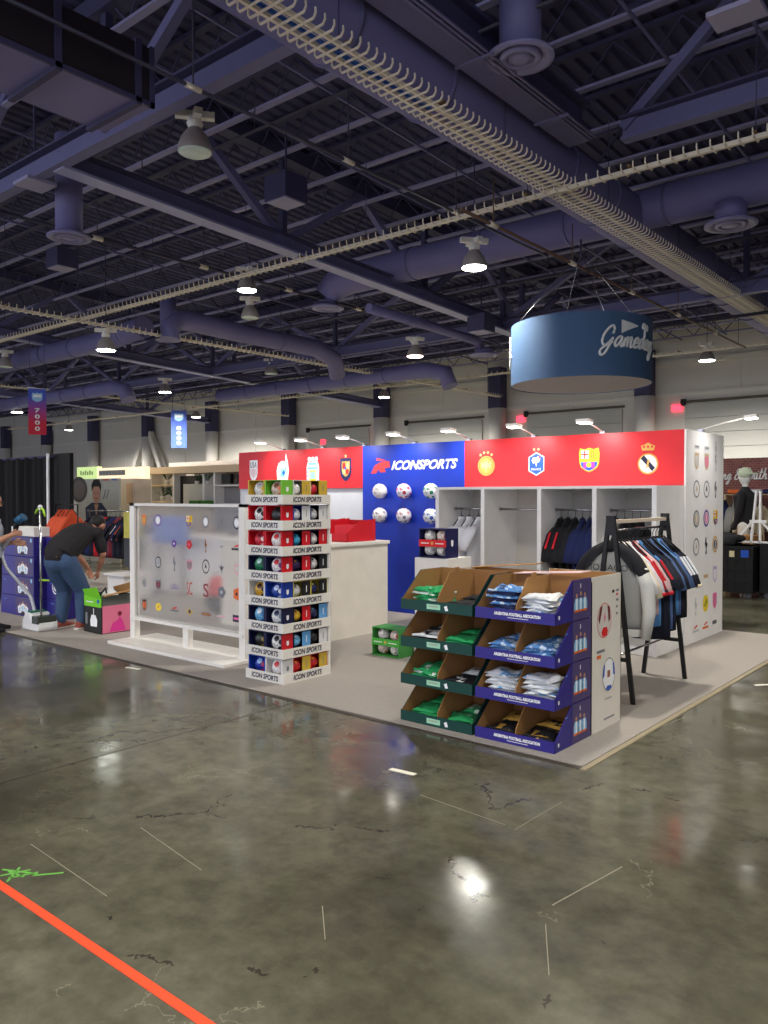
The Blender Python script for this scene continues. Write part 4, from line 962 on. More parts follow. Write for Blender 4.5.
C_ = {'Y':mat('ochre_box',(206,172,60),.5),'G':mat('lime_box',(120,190,60),.5),'R':redbox,'W':mat('white_box',(222,222,220),.5),'N':mat('navy_box',(24,26,66),.5),'K':mat('black_box',(22,22,26),.5),
      'B':mat('royal_box',(24,60,160),.5),'S':mat('sky_box',(96,160,214),.5),'L':mat('yellow_box',(220,208,90),.5)}
CN = {'Y':'ochre yellow','G':'lime green','R':'red','W':'white','N':'navy','K':'black','B':'royal blue','S':'sky blue','L':'pale yellow'}
B_ = {k_: ballmat('boxed_'+k_, *v, 14, .088) for k_, v in {
 'white':((232,230,224),(206,170,60),(170,170,170)),'orange-white':((214,190,170),(220,110,60),(120,70,50)),'black-white':((232,230,226),(24,24,26),(30,30,34)),'black':((34,34,34),(60,54,44),(24,24,24)),
 'blue-white':((232,234,238),(40,90,190),(60,120,210)),'grey-white':((224,224,224),(130,150,160),(50,60,90)),'red-white':((206,40,60),(232,230,226),(120,20,30)),'plain white':((234,232,228),(210,190,186),(200,60,60)),
 'cyan':((60,170,210),(30,120,180),(20,60,120)),'green':((20,120,80),(12,60,50),(180,210,200)),'purple-white':((232,228,230),(130,40,120),(200,50,60)),'dark purple':((46,24,70),(150,50,120),(214,160,40)),
 'gold-black':((206,160,50),(26,22,24),(60,20,20)),'navy-white':((28,60,150),(232,234,238),(200,210,240)),'navy-yellow':((30,36,90),(226,214,80),(226,214,80)),'sky blue':((110,180,220),(60,120,190),(232,234,238)),
 'yellow-maroon':((224,180,40),(110,24,50),(110,24,50)),'navy-sky':((30,40,80),(90,150,200),(120,170,210)),'black-gold':((30,30,32),(150,124,60),(40,60,50)),'blue-red':((24,50,160),(200,40,60),(150,180,220)),'red':((200,30,36),(150,20,30),(226,190,40))}.items()}
#  level from top: left carton/ball, corner carton/ball, corner side colour, then (ball, window carton, panel colour) twice
LV = [('Y','white','G','orange-white','G',('white','W','Y'),('red-white','Y','Y')),
 ('R','black-white','R','black','R',('blue-white','B','W'),('grey-white','N','W')),
 ('R','red-white','R','plain white','R',('cyan','N','R'),('plain white','N','R')),
 ('N','green','N','purple-white','R',('dark purple','N','R'),('black-white','K','K')),
 ('W','gold-black','B','navy-white','B',('grey-white','L','K'),('navy-yellow','L','K')),
 ('N','sky blue','N','grey-white','N',('yellow-maroon','N','R'),('navy-sky','K','S')),
 ('N','black-gold','N','black-white','R',('sky blue','N','S'),('black-gold','K','W')),
 ('B','blue-red','W','plain white','W',('red','R','Y'),('red','R','Y'))]
BWD = .222; BH = .172
def ball_box(x, y, z, w_, dp, cc, side, bm, label, win, grp):
    d = thing('ball_box', label, 'box', (x,y,z), 0, grp); a = MB(); e = .005; h_ = BH
    a.box((0,0,0),(w_,dp,e),cc); a.box((0,dp-e,e),(w_,dp,h_),cc); a.box((0,0,e),(e,dp,h_),cc); a.box((e,0,h_-e),(w_-e,dp-e,h_),cc)
    if win == 'front':
        a.box((w_-e,0,e),(w_,dp-e,h_),side)
        a.box((e,.0,e),(.014,.004,h_-e),cc); a.box((w_-.014,.0,e),(w_-e,.004,h_-e),cc)
        part('carton', a, d); c = (w_*.5,.088,.082+e)
        f = Fr((w_+.0005,0,0),(0,1,0),(0,0,1)); a = MB(); a.shield(f,dp*.5,h_*.5,.03,.045,whitep if side is not C_['W'] else inkg,.001,0); part('side_print', a, d)
    else:
        a.box((e,0,e),(w_,e,h_-e),cc); a.box((w_-e,dp*.5,e),(w_,dp-e,h_-e),side); a.box((w_-e,dp*.5,0),(w_,dp,e),side); part('carton', a, d); c = (w_-.058,dp*.26+.006,.084+e)
        f = Fr((w_+.0005,0,0),(0,1,0),(0,0,1)); a = MB(); a.rect(f,dp*.72,h_*.4,dp*.76,h_*.75,whitep if side not in (C_['W'],C_['Y']) else inkg,.001); part('side_print', a, d)
    a = MB(); r = .082 if win == 'front' else .056; a.ball(c, r, B_[bm], 18, 12); part('football', a, d, bm.replace('-',' and ')+' football')
tiers = ['top tier','second tier from top','third tier from top','fourth tier from top','fourth tier from bottom','third tier from bottom','second tier from bottom','bottom tier']
for k, (c1,b1,c2,b2,cs,r1,r2) in enumerate(LV):
    z = .012+(7-k)*TP+.040; tn = tiers[k]; g = 'boxed footballs on the '+tn
    ball_box(TX0+.012, TY0+.002, z, BWD, .20, C_[c1], C_[c1], b1, f'{CN[c1]} box with {b1} ball, left corner of ball tower, {tn}', 'front', g)
    ball_box(TX0+.012+BWD+.006, TY0+.002, z, BWD, .135, C_[c2], C_[cs], b2, f'{CN[c2]} box with {b2} ball, near corner of ball tower, {tn}', 'front', g)
    for i, (bb, cw_, cp_) in enumerate((r1, r2)):
        ball_box(TX1-.012-.22, TY0+.139+i*.218, z, .22, .215, C_[cw_], C_[cp_], bb, f'box with {bb} ball, right face {"middle" if i == 0 else "far end"} of ball tower, {tn}', 'side', g)

# ---------------------------------------------------------------- frosted partition
pt = thing('frosted_partition', 'white framed frosted acrylic partition printed with small crests on a low white base', 'partition', (-8.17,5.25,.012))
a = MB(); a.box((.0,-.33,0),(2.05,.33,.035),white); part('base', a, pt, bevel=.005)
for x in (.0,1.0,1.93): a = MB(); a.box((x,-.035,.035),(x+.09,.035,.27 if x == 1.0 else 1.585),white); part('post', a, pt)
a = MB(); a.box((.02,-.05,.25),(2.0,.05,.285),white); part('lower_rail', a, pt)
a = MB(); a.box((.0,-.035,1.555),(2.02,.035,1.585),white); part('top_rail', a, pt)
fm = bpy.data.materials.new('frosted_acrylic'); fm.use_nodes = True; nt = fm.node_tree; nt.nodes.clear()
o_ = nt.nodes.new('ShaderNodeOutputMaterial'); g1 = nt.nodes.new('ShaderNodeBsdfRefraction'); g1.inputs['Roughness'].default_value = .22; g1.inputs['IOR'].default_value = 1.10; g1.inputs['Color'].default_value = (1,1,1,1)
g2 = nt.nodes.new('ShaderNodeBsdfTranslucent'); g2.inputs['Color'].default_value = (.8,.8,.78,1); g3 = nt.nodes.new('ShaderNodeBsdfDiffuse'); g3.inputs['Color'].default_value = (.8,.8,.78,1)
mA = nt.nodes.new('ShaderNodeMixShader'); mA.inputs[0].default_value = .5; mB_ = nt.nodes.new('ShaderNodeMixShader'); mB_.inputs[0].default_value = .22
gn = nt.nodes.new('ShaderNodeTexNoise'); gn.inputs['Scale'].default_value = 300
L = nt.links.new; L(g2.outputs[0], mA.inputs[1]); L(g3.outputs[0], mA.inputs[2]); L(g1.outputs[0], mB_.inputs[1]); L(mA.outputs[0], mB_.inputs[2]); L(mB_.outputs[0], o_.inputs['Surface'])
a = MB(); a.box((.09,-.006,.285),(1.93,.006,1.555), fm); part('frosted_panel', a, pt)
XS = [-7.92,-7.65,-7.35,-7.08,-6.80,-6.54,-6.30]
def lg_(r, c, kd, w_=.10, h_=.13):
    z = (1.41,1.16,.94,.69,.44)[r]; f = Fr((XS[c]+8.17, -.0065, z-.012),(1,0,0),(0,0,1)); crest(kd, f, pt, w_, h_)
for r, c, kd, w_, h_ in [(0,1,(purp,whitep,'disc'),.13,.13),(0,3,'bar',.11,.13),(0,4,(inkg,whitep,'disc'),.11,.13),(0,5,(inkg,inkk,'ring'),.07,.12),(0,6,(inkb,whitep,'disc'),.11,.13),
 (0,0,(orangep,gold,'shield'),.08,.12),(1,2,(purp,whitep,'flower'),.09,.09),(1,3,(redp,pinkp,'flower'),.10,.11),(1,4,(mat('bronze_print',(150,90,50),.5),inkk,'bird'),.07,.14),(1,5,(gr,inkg,'bars'),.05,.05),(1,6,(inkk,whitep,'swoosh'),.16,.07),
 (2,1,(inkk,inkg,'disc'),.11,.13),(2,2,(inkg,inkk,'bird'),.08,.16),(2,3,(mat('pale_red_print',(214,150,160),.5),inkg,'shield'),.10,.12),(2,4,(inkk,inkk,'ring'),.12,.15),(2,5,(inkg,inkk,'wing'),.09,.12),(2,6,(pinkp,gr,'ring'),.08,.1),
 (3,0,(inkg,inkk,'disc'),.08,.09),(3,1,(inkg,maroon,'shield'),.10,.11),(3,2,(purp,gold,'T:LSU'),.13,.055),(3,3,(mat('cardinal_print',(190,70,60),.5),gold,'T:SC'),.10,.14),(3,4,(maroon,gr,'T:S'),.09,.14),(3,5,(inkg,gr,'flower'),.13,.12),(3,6,(orangep,inkb,'flower'),.12,.14),
 (4,0,(inkk,orangep,'shield'),.08,.13),(4,1,(yellow,gold,'oval'),.11,.09),(4,2,(inkg,redp,'swoosh'),.15,.06),(4,3,(gold,inkk,'wing'),.15,.10),(4,4,(maroon,gold,'bars'),.15,.035),(4,5,(gr,pinkp,'bars'),.15,.025),(4,6,(inkb,pinkp,'bars'),.13,.10)]:
    lg_(r, c, kd, w_, h_)

# ---------------------------------------------------------------- stroke lettering for the script signs
GL = {'G':(.72,[[(.50,.62),(.52,.85),(.40,1.0),(.22,.92),(.04,.6),(.02,.25),(.14,.06),(.3,.08),(.5,.32),(.56,.4),(.46,.02),(.30,-.38),(.12,-.42),(.06,-.22),(.24,.0),(.6,.2)]]),
 'a':(.50,[[(.38,.42),(.24,.5),(.08,.36),(.02,.14),(.12,0),(.26,.12),(.40,.46),(.38,.1),(.46,0),(.54,.1)]]),
 'm':(.70,[[(.0,.1),(.10,.46),(.08,0)],[(.09,.2),(.2,.46),(.28,.4),(.28,0)],[(.29,.2),(.42,.48),(.50,.4),(.50,.08),(.58,0),(.72,.12)]]),
 'n':(.52,[[(.0,.1),(.10,.46),(.08,0)],[(.09,.2),(.22,.48),(.32,.4),(.32,.08),(.40,0),(.52,.12)]]),
 'e':(.42,[[(.04,.2),(.26,.28),(.32,.42),(.2,.5),(.06,.36),(.04,.12),(.18,0),(.42,.14)]]),
 'd':(.50,[[(.38,.42),(.24,.5),(.08,.36),(.02,.14),(.12,0),(.26,.12),(.38,.42)],[(.16,1.02),(.06,1.14),(.14,1.26),(.26,1.18),(.36,.8),(.38,.3),(.40,.05),(.52,.1)],[(.30,1.0),(.42,1.2),(.54,1.16),(.56,.96)]]),
 'y':(.48,[[(.02,.48),(.04,.12),(.16,.04),(.32,.4),(.34,.46),(.30,-.1),(.18,-.45),(.06,-.38),(.2,-.1),(.5,.12)]]),
 's':(.40,[[(.0,.1),(.22,.5),(.26,.2),(.18,0),(.04,.08),(.4,.1)]]),
 '&':(.62,[[(.56,.02),(.14,.7),(.24,.95),(.38,.78),(.04,.28),(.12,.0),(.34,.08),(.54,.42)]]),
 'S':(.56,[[(.52,.8),(.40,1.0),(.18,.86),(.22,.6),(.44,.4),(.42,.1),(.2,-.02),(.0,.16)]]),
 'i':(.26,[[(.04,.48),(.04,.1),(.12,0),(.24,.1)],[(.08,.68),(.10,.72)]]),'t':(.34,[[(.14,.95),(.08,.15),(.18,0),(.32,.1)],[(.0,.6),(.28,.64)]]),
 'h':(.48,[[(.16,1.0),(.04,0)],[(.06,.2),(.22,.48),(.32,.38),(.30,.08),(.38,0),(.48,.12)]]),'g':(.48,[[(.36,.42),(.22,.5),(.06,.34),(.04,.12),(.16,.04),(.34,.4),(.30,-.1),(.16,-.42),(.04,-.3),(.48,.12)]]),' ':(.3,[])}
def smooth(pts, n=5):
    out = []; P = [pts[0]]+list(pts)+[pts[-1]]
    for i in range(1, len(P)-2):
        for k in range(n):
            t = k/n; out.append(tuple(.5*((2*P[i][j])+(-P[i-1][j]+P[i+1][j])*t+(2*P[i-1][j]-5*P[i][j]+4*P[i+1][j]-P[i+2][j])*t*t+(-P[i-1][j]+3*P[i][j]-3*P[i+1][j]+P[i+2][j])*t**3) for j in (0,1)))
    return out+[pts[-1]]
def script(s, mapf, sx, sy, r, m, slant=.25):
    a = MB(); x = 0
    for ch in s:
        w_, st = GL[ch]
        for q in st: a.tube([mapf((x+u+slant*v)*sx, v*sy) for u, v in smooth(q)], r, m, 6)
        x += w_
    return a
# round hanging sign
SR = 1.47; hs = thing('hanging_sign', 'large round dark blue hanging fabric sign with white script lettering', 'sign', (-7.8,15.95,4.05))
shm = mat('sign_blue_fabric', (68,96,130), .8, var=.05)
a = MB(); a.lathe([(SR,0),(SR,1.27)], (0,0,0), shm, 64); part('fabric_ring', a, hs)
a = MB(); a.lathe([(.001,.015),(SR-.01,.015)], (0,0,0), mat('sign_white_underside',(196,184,196),.8), 64); part('underside', a, hs)
a = MB()
for k in range(4): t_ = PI/4+k*PI/2; a.tube([(SR*.95*math.cos(t_),SR*.95*math.sin(t_),1.27),(.12*math.cos(t_),.12*math.sin(t_),2.75)], .008, chrome, 5)
a.tube([(0,0,2.74),(0,0,3.12)], .02, steeld, 6); part('suspension_cable', a, hs)
th0 = math.atan2(-15.95, 7.8)   # direction toward the viewer side of the ring
wl = mat('script_white', (232,232,226), .5)
def wrap(th): return lambda u, v: (math.cos(th+u/SR)*(SR+.012), math.sin(th+u/SR)*(SR+.012), v)
for dth in (math.radians(15), math.radians(15-148)):
    ms = wrap(th0+dth); a = script("Gameday", lambda u, v: ms(u, v+.58), .375, .40, .026, wl, .3)
    fv = []
    for i in range(13): q = i/12; fv += [ms(.44+.44*q,.84+.17*q+.05*q*(1-q)), ms(.44+.44*q,1.11-.08*q)]
    a.add(fv, [(2*i,2*i+2,2*i+3,2*i+1) for i in range(12)], wl)
    part('script_lettering', a, hs)

# aisle banners
def banner(x, y, z, w_, h_, s, c1, c2, label):
    d = thing('aisle_banner', label, 'banner', (x,y,z), math.atan2(-x,y)*1.0)
    m_ = bpy.data.materials.new('banner_fabric'); m_.use_nodes = True; nt = m_.node_tree; b = nt.nodes['Principled BSDF']; b.inputs['Roughness'].default_value = .8
    tc = nt.nodes.new('ShaderNodeTexCoord'); sp = nt.nodes.new('ShaderNodeSeparateXYZ'); nt.links.new(tc.outputs['Generated'], sp.inputs[0])
    cr = nt.nodes.new('ShaderNodeValToRGB'); e = cr.color_ramp.elements; e[0].position = .25; e[0].color = (*lin(c2),1); e[1].position = .8; e[1].color = (*lin(c1),1)
    nt.links.new(sp.outputs['Z'], cr.inputs['Fac']); nt.links.new(cr.outputs['Color'], b.inputs['Base Color'])
    a = MB(); a.box((-w_/2,-.01,0),(w_/2,.01,h_),m_); part('banner_cloth', a, d)
    a = MB(); a.tube([(-w_/2-.05,0,h_),(w_/2+.05,0,h_)], .03, chrome, 8)
    for s_ in (-1,1): a.tube([(s_*w_*.4,0,h_),(s_*w_*.4,0,h_+2.0)], .008, steeld, 5)
    part('hanging_rod', a, d)
    f = Fr((0,-.012,0),(1,0,0),(0,0,1)); a = MB(); a.shield(f,0,h_*.8,w_*.6,h_*.2,lblue,.001,1); a.rect(f,-w_*.22,h_*.8,w_*.22,h_*.86,whitep,.003); part('emblem', a, d)
    for i, ch in enumerate(s): text(ch, f, 0, h_*(.52-.13*i), w_*.28, h_*.095, whitep, d, name='numeral', bold=.03, k=.004)
banner(-27.2,13.75,3.82,.58,1.62,'7000',(70,90,190),(214,44,70),'blue to red vertical aisle banner with white numerals at the far left')
banner(-31.8,22.97,3.96,.72,1.80,'8000',(64,88,170),(60,86,172),'blue vertical aisle banner with white numerals in front of the back wall')
# ---------------------------------------------------------------- people
skin = mat('skin', (196,146,120), .55, bump=.05); skin2 = mat('skin_tan', (176,124,98), .55)
hairm = mat('black_hair', (22,18,18), .6, bump=.5, bscale=120); tee = mat('charcoal_tee', (34,32,34), .9, bump=.3, bscale=12); jean = mat('blue_denim', (62,84,116), .9, bump=.3, bscale=14)
shoe = mat('red_brown_shoe', (150,74,60), .6); sole = mat('white_sole', (220,214,206), .6); greyt = mat('light_blue_grey_shirt', (164,176,188), .9, bump=.3, bscale=12)
trou = mat('black_trousers', (28,28,32), .9, bump=.3, bscale=12); glass_f = mat('glasses_frame', (24,24,26), .3)
def fused(name, a, parent, vox=.012, sm=6, label=None):
    o = part(name, a, parent, label); r = o.modifiers.new('remesh', 'REMESH'); r.mode = 'VOXEL'; r.voxel_size = vox; r.use_smooth_shade = True
    s = o.modifiers.new('smooth', 'SMOOTH'); s.factor = .5; s.iterations = sm; return o
def chain(a, pts, rs, m, n=14, sq=1.0):
    a.tube(pts, rs, m, n, True, sq)
    for p, r in zip(pts, rs):
        r_ = r if not isinstance(r, tuple) else min(r); a.ball(p, r_*.98, m, 12, 8)
def lerp(p, q, t): return tuple(Vector(p).lerp(Vector(q), t))
def hand(a, wr, d, nrm, s, m, curl=.6):
    """palm and five bent fingers; d = pointing direction, nrm = towards the palm side, s = thumb side sign"""
    d = Vector(d).normalized(); nrm = Vector(nrm); nrm = (nrm-d*nrm.dot(d)).normalized(); sd = d.cross(nrm)*s; w = Vector(wr)
    a.tube([w-d*.02, w+d*.03, w+d*.085], [(.026,.018),(.038,.017),(.040,.014)], m, 10, up=tuple(nrm))
    for i, L_ in enumerate((.068,.078,.072,.056)):
        b = w+d*.082+sd*((1.5-i)*.021); c1 = b+d*L_*.45+nrm*L_*.2*curl; c2 = c1+d*L_*(.35-.2*curl)+nrm*L_*.4*curl; c3 = c2+d*L_*(.2-.35*curl)+nrm*L_*.25*curl
        a.tube([b-d*.015, b, c1, c2, c3], [.0095,.0095,.009,.0082,.007], m, 8)
    b = w+d*.02+sd*.032; c1 = b+d*.03+sd*.024+nrm*.01; c2 = c1+d*.03+sd*.004+nrm*.014; a.tube([b-sd*.012, b, c1, c2], [.014,.013,.011,.009], m, 8)
def head(a, c, fwd, up, m, s=1.0):
    """skull, jaw, nose, ears and neck root around c"""
    f = Vector(fwd).normalized(); u = Vector(up).normalized(); r = f.cross(u); c = Vector(c)
    a.ball(c+u*.03*s, .088*s, m, 16, 12); a.ball(c+u*.04*s-f*.02*s, .09*s, m, 16, 12); a.ball(c-u*.035*s+f*.025*s, .066*s, m, 14, 10); a.ball(c-u*.075*s+f*.045*s, .036*s, m, 12, 8)
    a.tube([c+f*.085*s+u*.03*s, c+f*.108*s-u*.012*s], [.008*s,.015*s], m, 8)
    a.tube([c+f*.082*s-u*.045*s-r*.02*s, c+f*.082*s-u*.045*s+r*.02*s], [.008,.008], m, 8)
    for q in (-1,1): a.tube([c+r*q*.084*s+u*.03*s-f*.005, c+r*q*.094*s-u*.02*s-f*.005], [.018*s,.012*s], m, 8)
    return f, u, r, c
def face_bits(parent, f, u, r, c, glasses=False):
    a = MB()
    for q in (-1,1): a.ball(c+f*.080+u*.022+r*q*.032, .011, inkk, 8, 6)
    part('eye', a, parent)
    a = MB()
    for q in (-1,1): a.tube([c+f*.088+u*.044+r*q*.016, c+f*.086+u*.048+r*q*.046], .0045, hairm, 6)
    part('eyebrow', a, parent)
    if glasses:
        a = MB()
        for q in (-1,1):
            a.tube([c+f*.1+u*.022+r*(q*.034+.024*math.cos(t*PI/4))+u*.02*math.sin(t*PI/4) for t in range(9)], .0022, glass_f, 6); a.tube([c+f*.1+u*.025+r*q*.058, c+u*.025+r*q*.094], .0022, glass_f, 6)
        part('glasses', a, parent)
# bending person (local +x = facing direction)
p = thing('person', 'person in black T-shirt and jeans bending over with both arms reaching down', 'person', (-9.45,5.18,.012), math.radians(106))
FT = {s: (-.02 if s > 0 else .06, s*.135, 0) for s in (-1,1)}
a = MB(); hip = (-.14,0,.90); wst = (-.02,0,1.02); cst = (.17,0,1.17); nk = (.36,0,1.25); hc = (.47,0,1.27)
chain(a, [hip,wst,cst,(.30,0,1.235)], [(.17,.13),(.18,.15),(.19,.14),(.12,.09)], skin2)
a.tube([(.28,0,1.23),nk,(.43,0,1.26)], [.07,.058,.056], skin2, 12)
f_, u_, r_, c_ = head(a, hc, (.66,-.02,-.70), (.72,0,.66), skin2, 1.05)
ARM = {}
for s in (-1,1):
    sh = (.27,s*.20,1.19); el = (.33+.02*s,s*.25,.92); wr = (.40+.05*s,s*.13,.71); ARM[s] = (sh,el,wr)
    chain(a, [sh,lerp(sh,el,.5),el,lerp(el,wr,.4),wr], [.062,.052,.042,.044,.028], skin2)
    hand(a, wr, (.15,-s*.25,-.95), (-.2,-s,-.1), s, skin2, .7)
    an = Vector(FT[s])+Vector((0,0,.09)); kn = (.06+FT[s][0]*.5,s*.13,.48); hp = (-.13,s*.10,.88)
    chain(a, [hp,lerp(hp,kn,.5),kn,lerp(kn,an,.35),tuple(an)], [.10,.088,.062,.06,.038], skin2)
    a.tube([an+Vector((-.05,0,-.05)), an+Vector((.04,0,-.05)), an+Vector((.15,0,-.07))], [.035,.04,.028], skin2, 10)
fused('body', a, p, .0085, 3)
a = MB(); chain(a, [(-.19,0,.93),(-.08,0,1.03),(.06,0,1.12),(.18,0,1.185),(.29,0,1.23)], [(.215,.165),(.225,.18),(.225,.17),(.215,.15),(.14,.10)], tee)
for s in (-1,1): sh, el, wr = ARM[s]; chain(a, [(.22,s*.12,1.19),sh,lerp(sh,el,.45),lerp(sh,el,.72)], [.10,.085,.075,.074], tee)
fused('t_shirt', a, p, .014, 4)
a = MB()
chain(a, [(-.20,0,.86),(-.12,0,.96)], [(.19,.15),(.20,.15)], jean)
for s in (-1,1):
    an = Vector(FT[s])+Vector((0,0,.12)); kn = (.05+FT[s][0]*.5,s*.13,.48); hp = (-.15,s*.10,.86)
    chain(a, [hp,lerp(hp,kn,.5),kn,lerp(kn,an,.5),tuple(an)], [.135,.122,.10,.088,.074], jean)
fused('jeans', a, p, .014, 3)
a = MB(); a.tube([(-.25,s_*.16,.965) if 0 else (-.30,s_,.93) for s_ in (-.10,0,.10)], .016, mat('tan_belt',(130,100,70),.6), 8); part('belt', a, p)
for s in (-1,1):
    q = Vector(FT[s]); a = MB(); a.tube([q+Vector((-.08,0,.05)),q+Vector((0,0,.055)),q+Vector((.10,0,.045)),q+Vector((.19,0,.035))], [(.040,.045),(.046,.052),(.046,.038),(.034,.026)], shoe, 14)
    so = part('shoe', a, p); a = MB(); a.tube([q+Vector((-.11,0,.012)),q+Vector((.05,0,.012)),q+Vector((.205,0,.012))], [(.036,.012),(.048,.012),(.034,.012)], sole, 12); part('sole', a, so, 'white sole')
a = MB(); a.ball(c_+u_*.05-f_*.032, .099, hairm, 18, 12, (1,1,1)); a.ball(c_+u_*.01-f_*.05, .082, hairm, 14, 10); a.tube([c_+u_*.12+f_*.02+r_*.03, c_+u_*.10+f_*.065, c_+u_*.12+f_*.02-r_*.03], .022, hairm, 8)
fused('hair', a, p, .01, 3); face_bits(p, f_, u_, r_, c_)
# standing person at the left edge holding the steamer head
p = thing('person', 'person in light blue-grey shirt and black trousers holding a steamer head at the left edge', 'person', (-10.07,4.48,.0), math.radians(50))
a = MB(); chain(a, [(0,0,.92),(.0,0,1.08),(.01,0,1.28),(0,0,1.40)], [(.15,.11),(.145,.11),(.175,.12),(.11,.08)], skin)
a.tube([(0,0,1.38),(.01,0,1.46),(.03,0,1.52)], [.07,.055,.055], skin, 12)
f_, u_, r_, c_ = head(a, (.035,0,1.60), (.93,-.1,-.34), (.33,0,.94), skin, 1.0)
AR = {-1: ((.0,-.19,1.36),(.05,-.23,1.09),(.26,-.06,1.20)), 1: ((.0,.19,1.36),(.04,.23,1.08),(.25,.07,1.10))}
for s in (-1,1):
    sh, el, wr = AR[s]; chain(a, [sh,lerp(sh,el,.5),el,lerp(el,wr,.4),wr], [.058,.048,.040,.040,.027], skin)
    hand(a, wr, (.9,-s*.1,.2 if s < 0 else -.1), (0,-s*-1,-.2), s, skin, .95)
    hp = (0,s*.09,.90); kn = (.02,s*.10,.48); an = (-.02,s*.11,.08); chain(a, [hp,lerp(hp,kn,.5),kn,lerp(kn,an,.35),an], [.09,.078,.055,.056,.036], skin); a.tube([(-.05,s*.11,.04),(.12,s*.12,.03)], [.034,.026], skin, 10)
fused('body', a, p, .0085, 3)
a = MB(); chain(a, [(0,0,.93),(.0,0,1.08),(.01,0,1.27),(0,0,1.41)], [(.18,.135),(.175,.135),(.195,.14),(.12,.09)], greyt)
for s in (-1,1): sh, el, wr = AR[s]; chain(a, [(0,s*.1,1.37),sh,lerp(sh,el,.6),lerp(sh,el,.8)], [.085,.075,.062,.062], greyt)
fused('shirt', a, p, .014, 4)
a = MB(); chain(a, [(0,0,.90),(0,0,.98)], [(.175,.13),(.165,.125)], trou)
for s in (-1,1): hp = (0,s*.09,.90); kn = (.02,s*.10,.48); an = (-.02,s*.11,.06); chain(a, [hp,lerp(hp,kn,.5),kn,an], [.108,.094,.076,.064], trou)
fused('trousers', a, p, .014, 3)
for s in (-1,1): a = MB(); a.tube([(-.08,s*.11,.045),(0,s*.115,.055),(.10,s*.12,.04),(.19,s*.125,.03)], [(.038,.042),(.044,.05),(.044,.034),(.03,.024)], trou, 14); part('shoe', a, p)
a = MB(); a.ball(c_+u_*.05-f_*.028, .096, hairm, 18, 12); a.ball(c_-f_*.05, .075, hairm, 14, 10); fused('hair', a, p, .01, 3); face_bits(p, f_, u_, r_, c_, True)

# garment steamer
wpl = mat('steamer_white_plastic', (222,222,222), .35); tl = mat('steamer_blue', (36,92,130), .3); lime = mat('lime_plastic', (170,220,50), .4)
SX, SY = -9.66, 4.90
st = thing('garment_steamer', 'white garment steamer with tall pole and lime clips between the two people', 'steamer', (SX,SY,.012))
a = MB(); a.prism(Fr((0,.13,0),(1,0,0),(0,0,1)), [(-.24,.0),(.18,.0),(.20,.05),(.19,.13),(.04,.15),(-.02,.22),(-.14,.22),(-.22,.12)], 0, .26, wpl); part('base', a, st, bevel=.025)
a = MB(); a.box((.05,-.135,.10),(.19,.11,.19), mat('smoked_tank',(60,64,60),.2)); part('water_tank', a, st)
a = MB(); a.box((-.13,-.1,.22),(-.03,.1,.235), mat('teal_control',(20,110,80),.4)); part('control_panel', a, st)
a = MB(); a.tube([(.02,0,.15),(.02,0,1.50)], .014, chrome, 10); part('pole', a, st)
a = MB(); a.tube([(-.10,0,1.45),(-.05,0,1.50),(.02,0,1.52),(.09,0,1.50),(.14,0,1.42)], .014, lime, 8); a.ball((.02,0,1.53), .03, wpl, 10, 8); a.tube([(-.01,0,.62),(.14,.05,.62)], .012, lime, 8); part('hanger_clip', a, st)
hp_ = [(-.10,-.02,.22),(-.14,-.06,.42),(-.28,-.16,.62),(-.34,-.26,.78),(-.36,-.30,.95),(-.30,-.26,1.10),(-.23,-.20,1.20)]
cur = []
for i in range(len(hp_)-1):
    P_ = [Vector(hp_[max(i-1,0)]),Vector(hp_[i]),Vector(hp_[i+1]),Vector(hp_[min(i+2,len(hp_)-1)])]
    for k in range(5): t = k/5; cur.append(.5*((2*P_[1])+(-P_[0]+P_[2])*t+(2*P_[0]-5*P_[1]+4*P_[2]-P_[3])*t*t+(-P_[0]+3*P_[1]-3*P_[2]+P_[3])*t**3))
a = MB(); a.tube(cur, .020, mat('hose_fabric',(206,208,214),.8), 10); part('hose', a, st)
a = MB(); a.tube([(-.23,-.20,1.18),(-.22,-.19,1.30),(-.20,-.18,1.36)], [.024,.035,.05], black, 12); part('handle', a, st)
a = MB(); a.tube([(-.21,-.185,1.35),(-.14,-.13,1.41)], [(.06,.045),(.085,.05)], tl, 14); part('steam_head', a, st, 'blue steam head')

# green and pink carton of a steamer
d = thing('appliance_box', 'open black carton with lime top and pink side beside the bending person', 'box', (-9.16,5.20,.012))
kb = mat('carton_black', (34,34,34), .4); lg2 = mat('carton_lime', (120,206,40), .45); pk = mat('carton_pink', (226,120,150), .45); e = .008
W_, D_, H_ = .41, .42, .46
a = MB(); a.box((0,0,0),(W_,e,.32),kb); a.box((0,0,.32),(W_,e,H_),lg2); a.box((W_-e,0,0),(W_,D_,.34),pk); a.box((W_-e,0,.34),(W_,D_,H_),mat('carton_grey',(90,96,90),.5)); a.box((0,D_-e,0),(W_,D_,H_),kb); a.box((0,0,0),(e,D_,H_),kb); a.box((0,0,0),(W_,D_,e),kb); part('carton', a, d)
a = MB(); a.bar((.02,-.0,H_),(W_-.02,-.03,H_+.05),.13,.004,lg2,up=(0,1,.3)); a.bar((W_,.02,H_),(W_+.07,D_-.02,H_+.06),.10,.004,kraft); a.bar((.02,D_,H_),(W_-.02,D_+.04,H_+.09),.12,.004,kraft,up=(0,1,.4)); part('flap', a, d)
